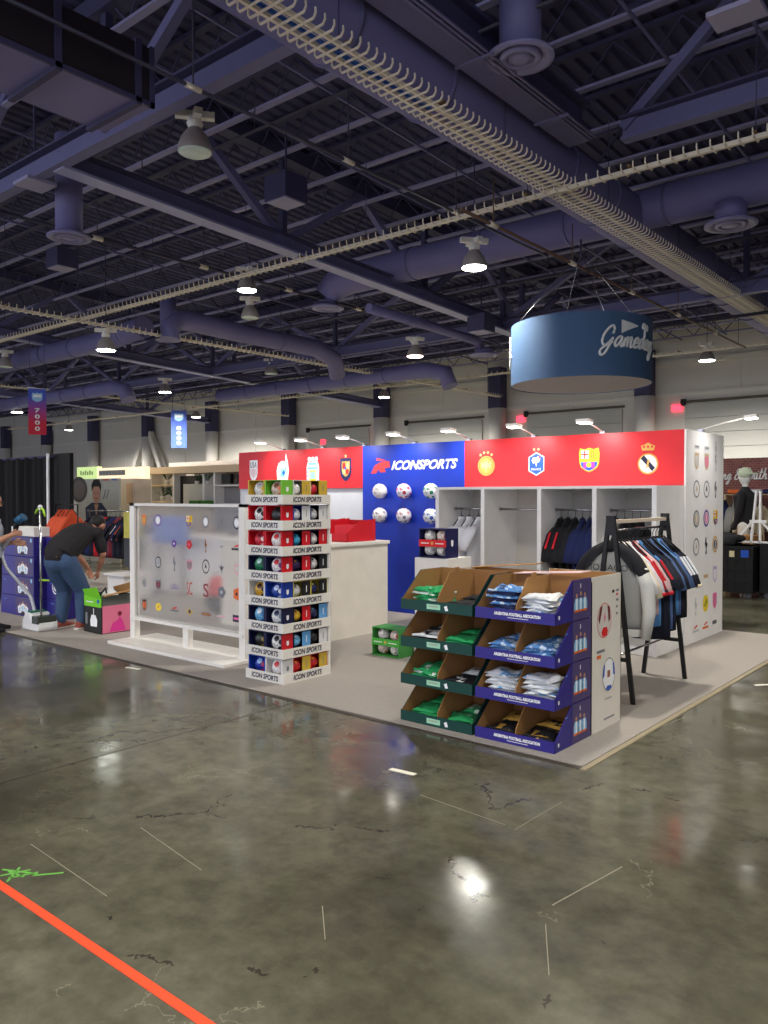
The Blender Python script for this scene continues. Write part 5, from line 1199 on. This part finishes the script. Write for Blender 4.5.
f = Fr((0,-.001,0),(1,0,0),(0,0,1)); a = MB(); a.poly(f,[(.16,.08),(.30,.08),(.31,.16),(.27,.22),(.18,.22),(.15,.15)],whitep,.001); a.rect(f,.22,.22,.235,.30,whitep,.001); a.rect(f,.04,.1,.09,.24,inkg,.001); a.disc(f,.33,.39,.025,midb,.001,12); a.rect(f,.06,.37,.22,.382,whitep,.001); part('front_print', a, d)
f = Fr((W_+.001,0,0),(0,1,0),(0,0,1)); a = MB(); a.poly(f,[(.10,.02),(.32,.02),(.28,.14),(.24,.20),(.22,.16),(.14,.12)],mat('magenta_print',(226,60,150),.5),.001); a.disc(f,.24,.23,.03,maroon,.001,10); part('side_print', a, d)
d = thing('white_appliance', 'small white rounded appliance poking out of the open appliance carton', 'appliance', (-8.93,5.42,.03)); a = MB(); a.ball((0,0,.42), .10, wpl, 18, 12, (1,1,.7)); a.box((-.09,-.09,0),(.09,.09,.40),wpl); part('housing', a, d)
a = MB(); a.tube([(-.05,-.08,.46),(0,-.06,.52),(.05,-.08,.46)], .01, kb, 8); part('handle', a, d)

# stacks of purple shirt cartons
for cx_, cy_, W_, nm in ((-11.60,5.3,.98,'left stack beside the standing person'),(-10.56,5.45,.38,'right stack behind the steamer')):
    for k in range(4):
        d = thing('carton', 'purple printed carton, ' + ('bottom','second from the bottom','third from the bottom','topmost')[k] + ' of the ' + nm, 'box', (cx_,cy_,.012+k*.277), 0, 'purple cartons stacked at the far left')
        a = MB(); a.box((0,0,0),(W_,.25,.272),purple); part('carton_body', a, d, bevel=.004)
        f = Fr((0,-.001,0),(1,0,0),(0,0,1)); a = MB(); 
        if W_ > .8:
            o_ = W_*.62; a.rect(f,o_-.16,.02,W_-.02,.262,purple2,.0006)
            for q, b_ in ((-.09,.07),(.0,.10),(.09,.07)): a.disc(f,o_+.06+q,b_+.09,.02,mat('tan_skin_print',(190,140,110),.6),.0016,8); a.poly(f,[(o_+.02+q,b_-.03),(o_+q,b_+.05),(o_+.03+q,b_+.075),(o_+.09+q,b_+.075),(o_+.12+q,b_+.05),(o_+.10+q,b_-.03)],whitep,.0012); a.rect(f,o_+.045+q,b_-.02,o_+.075+q,b_+.05,lblue,.0020)
            a.rect(f,o_+.0,.02,o_+.12,.05,inkk,.0022)
            a.shield(f,W_-.07,.225,.045,.06,lblue,.001,1); a.rect(f,.12,.2,.17,.207,skyb,.001)
        else:
            if k == 1: a.ring(f,.24,.15,.07,.09,whitep,.001,18); a.disc(f,.24,.15,.05,whitep,.001,12)
            a.rect(f,.1,.2,.2,.207,skyb,.001)
        part('front_print', a, d)
d = single('white_box', MB().box((0,0,0),(.66,.22,.13),mat('white_carton_plain',(226,222,214),.6)), 'long white box lying on top of the purple carton stacks', 'box', (-11.3,5.32,1.122), 0, bevel=.004)
# black drape with white pole and dark screen
dm = mat('black_drape', (20,20,22), .95, bump=.2); dk_ = thing('drape_wall', 'black pleated drape wall with a white upright pole at the far left', 'curtain', (-24,8,0)); a = MB()
vs = []; N = 260
for i in range(N+1):
    x = 8.7*i/N; y = .05*math.sin(x*16)+.02*math.sin(x*37); vs += [(x,y,.02),(x,y,2.47)]
a.add(vs, [(2*i,2*i+2,2*i+3,2*i+1) for i in range(N)], dm, True); a.add([(v[0],v[1]+.02,v[2]) for v in vs], [(2*i,2*i+1,2*i+3,2*i+2) for i in range(N)], dm, True); part('drape', a, dk_)
a = MB(); a.tube([(0,0,2.46),(8.8,0,2.46)], .025, steeld, 8); part('cross_bar', a, dk_)
a = MB(); a.tube([(8.78,-.1,0),(8.78,-.1,2.52)], .03, whitep, 10); a.box((8.66,-.2,0),(8.90,.0,.02),whitep); part('pole', a, dk_, 'white upright pole')
d = thing('display_screen', 'large black screen mounted beside the white pole of the drape wall', 'screen', (-15.1,8.1,0)); a = MB(); a.box((-.38,-.04,1.21),(.42,.04,2.52),mat('screen_black',(8,8,10),.7)); part('screen', a, d); a = MB(); a.tube([(0,.02,0),(0,.02,1.3)], .03, black, 8); a.box((-.25,-.2,0),(.25,.2,.03),black); part('stand', a, d)
# orange jackets on a small rack
orm = mat('orange_jacket', (214,84,48), .85, bump=.2, bscale=10)
rr = thing('clothes_rail', 'tall dark clothes rail holding orange jackets in front of the dark screen', 'clothes rack', (-13.75,7.25,0)); a = MB(); a.tube([(0,.03,0),(0,.03,1.53),(.75,.03,1.53),(.75,.03,0)], .015, black, 8); part('frame', a, rr)
for i in range(4): garment((-13.60+i*.13,7.28,1.44), PI/2, .34, .60, orm, ('leftmost','second','third','rightmost')[i]+' orange jacket on the rail at the left', 'orange jackets on the rail', sleeve=.30, seed=60+i, t=.04, name='hanging_jacket', cat='jacket')
# rack of dark jerseys behind the partition
rr = thing('clothes_rail', 'long clothes rail full of navy and red jerseys behind the frosted partition', 'clothes rack', (-14.9,8.6,0)); a = MB(); a.tube([(0,0,0),(0,0,1.38),(1.75,0,1.38),(1.75,0,0)], .016, chrome, 8); part('frame', a, rr)
rc = [(cdn,cred,cred),(cnavy,cdn,cred),(cdn,cdn,cred),(cred,cred,cnavy),(cdn,cnavy,cred),(cnavy,cnavy,cred),(maroon,cdn,None),(cdn,cdn,None),(cdn,cnavy,whitep),(cblack,cdn,orangep)]
pos_ = ['at the left end','second from the left end','third from the left end','fourth from the left end','fifth from the left end','sixth from the left end','fourth from the right end','third from the right end','second from the right end','at the right end']
for i, (c, s_, t_) in enumerate(rc): garment((-14.78+i*.165,8.6,1.27), .9, .5, .78, c, 'dark jersey with coloured sleeves on the rail behind the partition, '+pos_[i], 'dark jerseys on the left rail', sleeve=.26, sc=s_, stripe=t_, seed=80+i, t=.035)
# portrait backdrop: generic person in a dark floral shirt
d = thing('printed_backdrop', 'wide grey printed backdrop with a portrait of a person in a dark floral shirt', 'backdrop', (-19.72,11,0)); bd = mat('backdrop_grey', (196,196,184), .7, scale=1.5, var=.3)
a = MB(); a.box((0,0,.02),(2.05,.05,2.12),bd); part('backdrop_panel', a, d)
f = Fr((0,-.003,0),(1,0,0),(0,0,1)); a = MB()
a.disc(f,.15,1.85,.42,mat('bronze_dark',(84,78,74),.6),.001,24,.8); a.disc(f,.15,1.85,.3,mat('bronze_dark2',(110,100,94),.6),.0016,24,.8)
pf = Fr(f.p(-.33,-.42),f.u,f.v); sc_ = 1.33
class PS:
    def poly(q, f_, pts, m, k): a.poly(pf, [(x*sc_,y*sc_) for x,y in pts], m, k)
    def disc(q, f_, x, y, r, m, k, n, sy=1.0): a.disc(pf, x*sc_, y*sc_, r*sc_, m, k, n, sy)
    def rect(q, f_, x0, y0, x1, y1, m, k): a.rect(pf, x0*sc_, y0*sc_, x1*sc_, y1*sc_, m, k)
ps = PS()
ps.poly(f,[(.62,1.0),(.60,1.35),(.82,1.45),(1.18,1.45),(1.38,1.30),(1.36,1.0)],inkb,.003); ps.poly(f,[(.92,1.42),(1.0,1.2),(1.08,1.42)],skin,.004); ps.disc(f,1.0,1.62,.14,skin,.005,20,1.35); ps.poly(f,[(.84,1.66),(.83,1.80),(.92,1.90),(1.1,1.9),(1.18,1.78),(1.15,1.66),(1.1,1.76),(.92,1.76)],hairm,.006)
for x, z in ((.70,1.3),(.8,1.15),(.72,1.05),(1.22,1.3),(1.3,1.15),(1.15,1.1)): ps.disc(f,x,z,.035,inkg,.005,8)
for x in (.94,1.06): ps.disc(f,x,1.64,.015,inkk,.007,8)
ps.rect(f,.95,1.53,1.05,1.545,maroon,.007); 
a.rect(f,.9,2.07,1.15,2.1,pinkp,.003); a.rect(f,1.3,2.07,1.6,2.1,redp,.003); a.rect(f,1.7,2.07,1.95,2.1,midb,.003); a.poly(f,[(1.3,1.6),(1.42,1.85),(1.46,1.85),(1.36,1.6)],inkg,.003); a.poly(f,[(1.45,1.62),(1.56,1.85),(1.6,1.85),(1.5,1.62)],inkg,.003)
part('portrait_print', a, d)
# lit header sign behind it
d = thing('lightbox_sign', 'bright yellow-green lit header sign above the portrait backdrop', 'sign', (-21.45,12,0)); a = MB(); a.box((0,0,2.14),(1.06,.15,2.50),emis('lightbox_lime',(206,232,150),.55)); part('lit_panel', a, d)
a = MB(); a.tube([(.1,.08,0),(.1,.08,2.14)],.03,black,8); a.tube([(.96,.08,0),(.96,.08,2.14)],.03,black,8); part('post', a, d); f = Fr((0,-.002,0),(1,0,0),(0,0,1)); a = MB(); [a.rect(f,.18+i*.12,2.27,.26+i*.12,2.27+(.1 if i%2 else .13),mat('muted_green',(160,186,110),.5),.002) for i in range(6)]; part('faded_lettering', a, d)
d = thing('lightbox_sign', 'warm white lit header sign with dark lettering right of the lime one', 'sign', (-20.38,12,0)); a = MB(); a.box((0,0,2.10),(2.3,.15,2.45),emis('lightbox_warm',(255,236,200),.6)); part('lit_panel', a, d)
a = MB(); a.tube([(.1,.08,0),(.1,.08,2.1)],.03,black,8); a.tube([(2.2,.08,0),(2.2,.08,2.1)],.03,black,8); part('post', a, d); f = Fr((0,-.002,0),(1,0,0),(0,0,1)); a = MB(); a.rect(f,.1,2.24,1.4,2.38,mat('grey_sign_band',(150,146,130),.5),.002); [a.rect(f,.15+i*.155,2.27,.25+i*.155,2.35,inkg,.004) for i in range(8)]; part('faded_lettering', a, d)
# beige cabinet booth with shelves and plants
beige = mat('beige_laminate', (206,188,168), .6); wood = mat('light_wood', (222,196,156), .6, var=.12, scale=20)
d = thing('beige_cabinet', 'beige cabinet block to the right of the portrait backdrop', 'cabinet', (-18.7,11.4,0)); a = MB(); a.box((0,0,0),(1.05,.5,2.12),beige); part('cabinet_body', a, d, bevel=.01); a = MB(); a.box((.72,-.012,1.5),(.98,0,2.0),mat('tan_door',(196,160,128),.6)); part('door', a, d)
d = thing('booth_wall', 'tall plain white booth wall behind the shelf unit', 'wall', (-19.3,13.6,0)); a = MB(); a.box((0,0,0),(3.4,.1,2.62),white2); part('wall_panel', a, d)
sh_ = thing('shelf_unit', 'light wood and white booth shelf unit with plants behind the frosted partition', 'shelf', (-19.34,13,0)); a = MB()
for x in (0,1.05,2.35,2.8,3.85): a.box((x,0,0),(x+.07,.4,2.28),white2)
part('upright', a, sh_); a = MB(); a.box((-.2,-.2,2.28),(4.4,.45,2.36),wood); a.box((-.2,-.2,2.36),(4.4,-.1,2.46),wood); part('top_beam', a, sh_)
a = MB()
for z in (1.5,1.95): a.box((.07,0,z),(1.05,.35,z+.04),wood)
for z in (1.45,1.93): a.box((2.87,0,z),(4.6,.4,z+.04),white2)
part('shelf_board', a, sh_); a = MB(); a.box((.07,.36,0),(1.05,.4,2.28),white2); 
for k in range(12): a.box((1.75,.3,1.2+k*.09),(2.8,.34,1.27+k*.09),white2)
a.box((2.87,.36,0),(4.6,.4,2.28),beige); a.box((2.87,.30,1.49),(3.85,.36,1.93),mat('grey_back',(150,148,150),.6)); a.box((4.0,.30,1.49),(4.6,.36,1.93),mat('grey_back',(150,148,150),.6)); part('back_board', a, sh_)
a = MB(); a.box((1.12,.2,1.2),(2.30,.25,2.22),inkk); part('dark_frame', a, sh_); a = MB(); a.box((1.32,.15,1.2),(2.2,.2,2.0),bd); part('poster', a, sh_)
a = MB()
for x in (3.0,3.6): a.box((x,.1,2.0),(x+.35,.2,2.24),inkk)
part('dark_panel', a, sh_)
lf = mat('leaf_green', (46,110,50), .6, var=.3)
def plant(x, y, z, s, label):
    d = thing('potted_plant', label, 'plant', (x,y,z)); a = MB(); a.lathe([(.001,0),(.04*s,0),(.055*s,.09*s)], (0,0,0), white2, 10); part('pot', a, d)
    R = random.Random(int(x*100)); a = MB()
    for i in range(22):
        t = R.random()*6.28; r = (.06+.08*R.random())*s; zz = (.12+.16*R.random())*s; c = Vector((math.cos(t)*r,math.sin(t)*r,zz)); n = Vector((R.uniform(-.04,.04),R.uniform(-.04,.04),.05))*s
        a.add([(0,0,.08*s),c+Vector((-.02*s,.02*s,0)),c+n,c+Vector((.02*s,-.02*s,0))], [(0,1,2,3)], lf)
    part('foliage', a, d)
plant(-18.75,13.15,1.99,1.3,'small potted plant on the upper wooden shelf'); plant(-18.95,13.15,1.54,1.5,'trailing green plant at the left of the lower wooden shelf'); plant(-18.5,13.15,1.54,1.3,'bright green plant at the right of the lower wooden shelf')
plant(-17.35,13.1,1.97,1.2,'left small green plant hanging before the slatted wall') ; plant(-16.9,13.1,1.97,1.2,'right small green plant hanging before the slatted wall')
d = thing('planter_board', 'green grass planter boards low before the slatted wall', 'planter', (-17.5,13,0)); a = MB(); a.box((0,-.05,1.38),(.42,.1,1.56),mat('grass_board',(60,120,40),.8,var=.3,scale=30)); a.box((.48,-.05,1.38),(.95,.1,1.56),mat('grass_board',(60,120,40),.8,var=.3,scale=30)); part('grass_panel', a, d); a = MB(); a.box((0,-.05,0),(.95,.1,1.38),beige); part('planter_body', a, d)
single('side_table', MB().box((0,0,0),(.5,.5,.36),white2).box((-.05,-.05,.36),(.55,.55,.39),white2), 'low white plinth on the floor under the dark jerseys', 'plinth', (-12.1,7.3,0.0), bevel=.004)
# things standing behind the frosted partition
d = thing('graphic_board', 'blue printed board blurred behind the left of the frosted partition', 'board', (-11.85,8,0)); a = MB(); a.box((0,0,.88),(1.0,.03,1.34),mat('blue_graphic',(70,110,190),.5,var=.5,scale=5)); part('board_panel', a, d); a = MB(); a.box((.1,.03,0),(.14,.07,1.0),black); a.box((.8,.03,0),(.84,.07,1.0),black); part('leg', a, d)
d = thing('graphic_board', 'yellow and dark printed board blurred at the left edge of the partition', 'board', (-12.4,7.8,0)); a = MB(); a.box((0,0,.95),(.42,.03,1.4),mat('yellow_graphic',(196,190,90),.5,var=.5,scale=5)); a.box((0,0,.45),(.45,.03,.95),mat('dark_graphic',(52,56,60),.5)); part('board_panel', a, d); a = MB(); a.box((.1,.03,0),(.14,.07,.9),black); part('leg', a, d)
d = thing('monitor', 'dark grey monitor standing on a pole behind the right of the partition', 'monitor', (-9.7,8.0,0)); a = MB(); a.box((-.45,-.03,1.12),(.5,.03,1.52),mat('monitor_grey',(64,66,76),.4)); part('screen', a, d); a = MB(); a.tube([(0,0,0),(0,0,1.12)], .03, black, 8); a.box((-.2,-.2,0),(.2,.2,.02),black); part('stand', a, d)
a = MB(); a.box((0,0,0),(2.9,.5,.98),white2); single('storage_counter', a, 'long white counter blurred behind the frosted partition', 'counter', (-12.6,8.36,.012), bevel=.004)
d = thing('backpack', 'red and black bag standing on the carpet behind the frosted partition', 'bag', (-9.1,7.2,.012)); a = MB(); a.ball((0,0,.30), .2, redbox, 14, 10, (.8,.6,1.2)); a.ball((0,-.02,.16), .16, cblack, 14, 10, (1.1,.8,1)); part('bag_body', a, d); a = MB(); a.tube([(-.05,0,.52),(0,0,.58),(.05,0,.52)], .01, cblack, 6); part('handle', a, d)

# ---------------------------------------------------------------- neighbours at the right
brick = bpy.data.materials.new('printed_brick'); brick.use_nodes = True; nt = brick.node_tree; b = nt.nodes['Principled BSDF']; b.inputs['Roughness'].default_value = .7
tc = nt.nodes.new('ShaderNodeTexCoord'); mp = nt.nodes.new('ShaderNodeMapping'); mp.inputs['Rotation'].default_value = (PI/2,0,0); bk = nt.nodes.new('ShaderNodeTexBrick'); bk.inputs['Scale'].default_value = 5.5
bk.inputs['Color1'].default_value = (*lin((140,76,66)),1); bk.inputs['Color2'].default_value = (*lin((112,58,54)),1); bk.inputs['Mortar'].default_value = (*lin((150,120,110)),1)
nt.links.new(tc.outputs['Object'], mp.inputs['Vector']); nt.links.new(mp.outputs['Vector'], bk.inputs['Vector']); nt.links.new(bk.outputs['Color'], b.inputs['Base Color'])
d = thing('brick_backdrop', 'printed red brick backdrop with white script lettering at the right edge', 'backdrop', (-5.6,16.25,0)); a = MB(); a.box((0,0,0),(4.5,.06,2.41),brick); part('backdrop_panel', a, d)
a = script("ng & Smith", lambda u, v: (.66+u, -.02, 2.0+v), .18, .21, .014, wl, .25); part('script_lettering', a, d)
d = thing('clothes_rail', 'clothes rail of jackets in front of the brick backdrop at the right', 'clothes rack', (-4.85,15.45,0)); a = MB(); a.tube([(0,0,0),(0,0,1.72),(1.0,0,1.72),(1.0,0,0)], .016, black, 8); part('frame', a, d)
for i, (c, lb) in enumerate(((cnavy,'dark blue denim jacket'),(cnavy,'second dark blue denim jacket'),(cgrey,'grey jacket'),(ccream,'beige patterned jacket'),(clgrey,'pale grey jacket'),(ccream,'cream jacket at the right end'))): garment((-4.78+i*.15,15.45,1.60), PI/2, .5, .72, c, lb+' on the rail before the brick backdrop', 'jackets on the right rail', sleeve=.4, seed=100+i, t=.035, name='hanging_jacket', cat='jacket')
d = thing('clothing_shelf', 'shelf with folded orange and white garments under the brick backdrop', 'shelf', (-4.75,15.75,0)); a = MB(); a.box((0,0,1.70),(1.0,.35,1.73),wood)
for x in (0,.96): a.box((x,0,0),(x+.04,.35,1.7),wood)
part('shelf_frame', a, d)
for i, (c, l) in enumerate(((orangep,'folded orange garment'),(cwhite,'folded white garment'),(cnavy,'folded navy garment'))): a = MB(); a.box((0,0,0),(.26,.24,.07),c); single('folded_garment', a, l+' on the shelf under the brick backdrop', 'garment', (-4.70+i*.31,15.78,1.732), 0, bevel=.02)
# mannequin in black top
mq = thing('mannequin', 'white mannequin wearing a black top in front of the brick backdrop', 'mannequin', (-4.12,14.85,.0), math.radians(88)); mq.scale = (1.05,1.05,1.2); mw = mat('mannequin_white', (222,220,214), .4)
a = MB(); chain(a, [(0,0,.95),(0,0,1.15),(0,0,1.38),(0,0,1.48)], [(.15,.1),(.12,.09),(.17,.11),(.09,.07)], mw); a.tube([(0,0,1.48),(0,0,1.58)], .05, mw, 10); a.ball((0,.01,1.68), .1, mw, 16, 12, (.85,1,1.2))
for s in (-1,1): chain(a, [(s*.19,0,1.42),(s*.25,.02,1.15),(s*.26,.1,.92)], [.05,.04,.028], mw); chain(a, [(s*.08,0,.95),(s*.10,.02,.5),(s*.10,0,.06)], [.09,.06,.035], mw)
a.box((-.2,-.2,0),(.2,.2,.02),mw); fused('body', a, mq, .014, 3)
a = MB(); chain(a, [(0,0,1.0),(0,0,1.2),(0,0,1.40),(0,0,1.48)], [(.19,.13),(.17,.12),(.20,.13),(.10,.08)], cblack)
for s in (-1,1): chain(a, [(s*.18,0,1.42),(s*.25,.02,1.17),(s*.27,.09,.95)], [.07,.06,.05], cblack)
fused('black_top', a, mq, .014, 3); a = MB(); a.ball((0,0,1.73), .115, mat('cap_light',(196,206,180),.8), 14, 10, (1,1,.8)); a.box((-.08,-.22,1.72),(.08,-.05,1.735),mat('cap_light',(196,206,180),.8)); part('cap', a, mq)
# black folding bulk crates
bkm = mat('black_plastic_crate', (24,24,26), .5)
def crate(x, y, W_, D_, H_, label):
    d = thing('bulk_crate', label, 'crate', (x,y,0)); a = MB(); z0 = .1
    a.box((0,0,z0),(W_,D_,z0+.03),bkm)
    for q in range(5): z = z0+q*(H_-z0-.05)/4; a.box((-.01,-.012,z),(W_+.01,0,z+.05),bkm); a.box((-.01,D_,z),(W_+.01,D_+.012,z+.05),bkm); a.box((-.012,0,z),(0,D_,z+.05),bkm); a.box((W_,0,z),(W_+.012,D_,z+.05),bkm)
    a.box((.0,.005,z0),(W_,.02,H_),bkm); a.box((.0,D_-.02,z0),(W_,D_,H_),bkm); a.box((0,0,z0),(.015,D_,H_),bkm); a.box((W_-.015,0,z0),(W_,D_,H_),bkm)
    n = int(W_/.12)
    for q in range(n+1): x_ = q*W_/n; a.box((x_-.012,-.014,z0),(x_+.012,0,H_),bkm)
    part('crate_body', a, d); a = MB()
    for xx in (.08,W_-.08):
        for yy in (.08,D_-.08): a.lathe([(.001,-.02),(.05,-.02),(.05,.02),(.001,.02)], (xx,yy,.05), inkg, 12, Matrix.Rotation(PI/2,4,'X'))
    part('caster', a, d); return d
d = crate(-4.75,13.75,1.05,.9,.86,'black plastic bulk crate on casters right of the white end panel')
f = Fr((0,-.016,0),(1,0,0),(0,0,1)); a = MB(); a.rect(f,.70,.68,.78,.78,mat('cream_label',(210,200,160),.6),.001); a.rect(f,.88,.68,1.0,.80,midb,.001); part('label_sticker', a, d, 'blue and cream stickers')
crate(-3.62,13.95,1.2,.9,.90,'second black bulk crate cut off by the right picture edge')
a = MB(); a.box((0,0,0),(.9,.5,.14),kraft); single('kraft_box', a, 'brown cardboard box behind the black crates', 'box', (-4.7,14.25,.87))
a = MB(); R = random.Random(5)
for i in range(9): a.ball((R.uniform(-.22,.28),R.uniform(-.15,.15),.05+R.random()*.07), .09+.05*R.random(), cblack, 12, 8, (1.3,1,.7))
fused('garment_heap', a, None, .02, 3); hp2 = bpy.context.scene.collection.objects[-1] if False else None
for o in COL.objects:
    if o.name.startswith('garment_heap'): tag(o, 'heap of black garments lying on the black bulk crate', 'garments'); o.location = (-4.25,14.0,.86)
ws = thing('white_stand', 'white upright trestle stand on top of the black crate at the right edge', 'stand', (-3.72,14.05,.90)); a = MB()
a.bar((-.08,0,.0),(.0,0,.86),.06,.03,whitep); a.bar((.06,0,0),(.06,0,.86),.06,.03,whitep); a.bar((-.10,0,.36),(.16,0,.36),.05,.05,whitep); a.bar((-.35,0,.02),(.25,0,.02),.06,.03,whitep); part('frame', a, ws)
a = MB(); a.bar((.1,0,.34),(.34,0,.05),.05,.03,whitep); a.bar((-.08,0,.34),(-.30,0,.05),.05,.03,whitep); part('brace', a, ws)
a = MB(); a.box((0,0,0),(.5,.02,.36),yellow); single('yellow_sign', a, 'yellow card standing on the black crate at the right edge', 'card', (-3.58,14.25,.92))

# ---------------------------------------------------------------- light, camera, colour
w = bpy.data.worlds.new('hall_air'); scene.world = w; w.use_nodes = True; bg = w.node_tree.nodes['Background']; bg.inputs[0].default_value = (.80,.84,1.0,1); bg.inputs[1].default_value = 1.5
cam = bpy.data.cameras.new('camera'); co = bpy.data.objects.new('camera', cam); COL.objects.link(co)
cam.sensor_fit = 'VERTICAL'; cam.sensor_height = 32; cam.lens = 32*800/1024; cam.clip_end = 300; cam.clip_start = .05
co.location = (0,0,1.68); co.rotation_euler = (math.radians(90)-math.atan(16/800), 0, math.radians(39.8)); scene.camera = co
vs_ = scene.view_settings; vs_.view_transform = 'Standard'; vs_.look = 'None'; vs_.gamma = 1; vs_.use_curve_mapping = False; vs_.exposure = 0.35
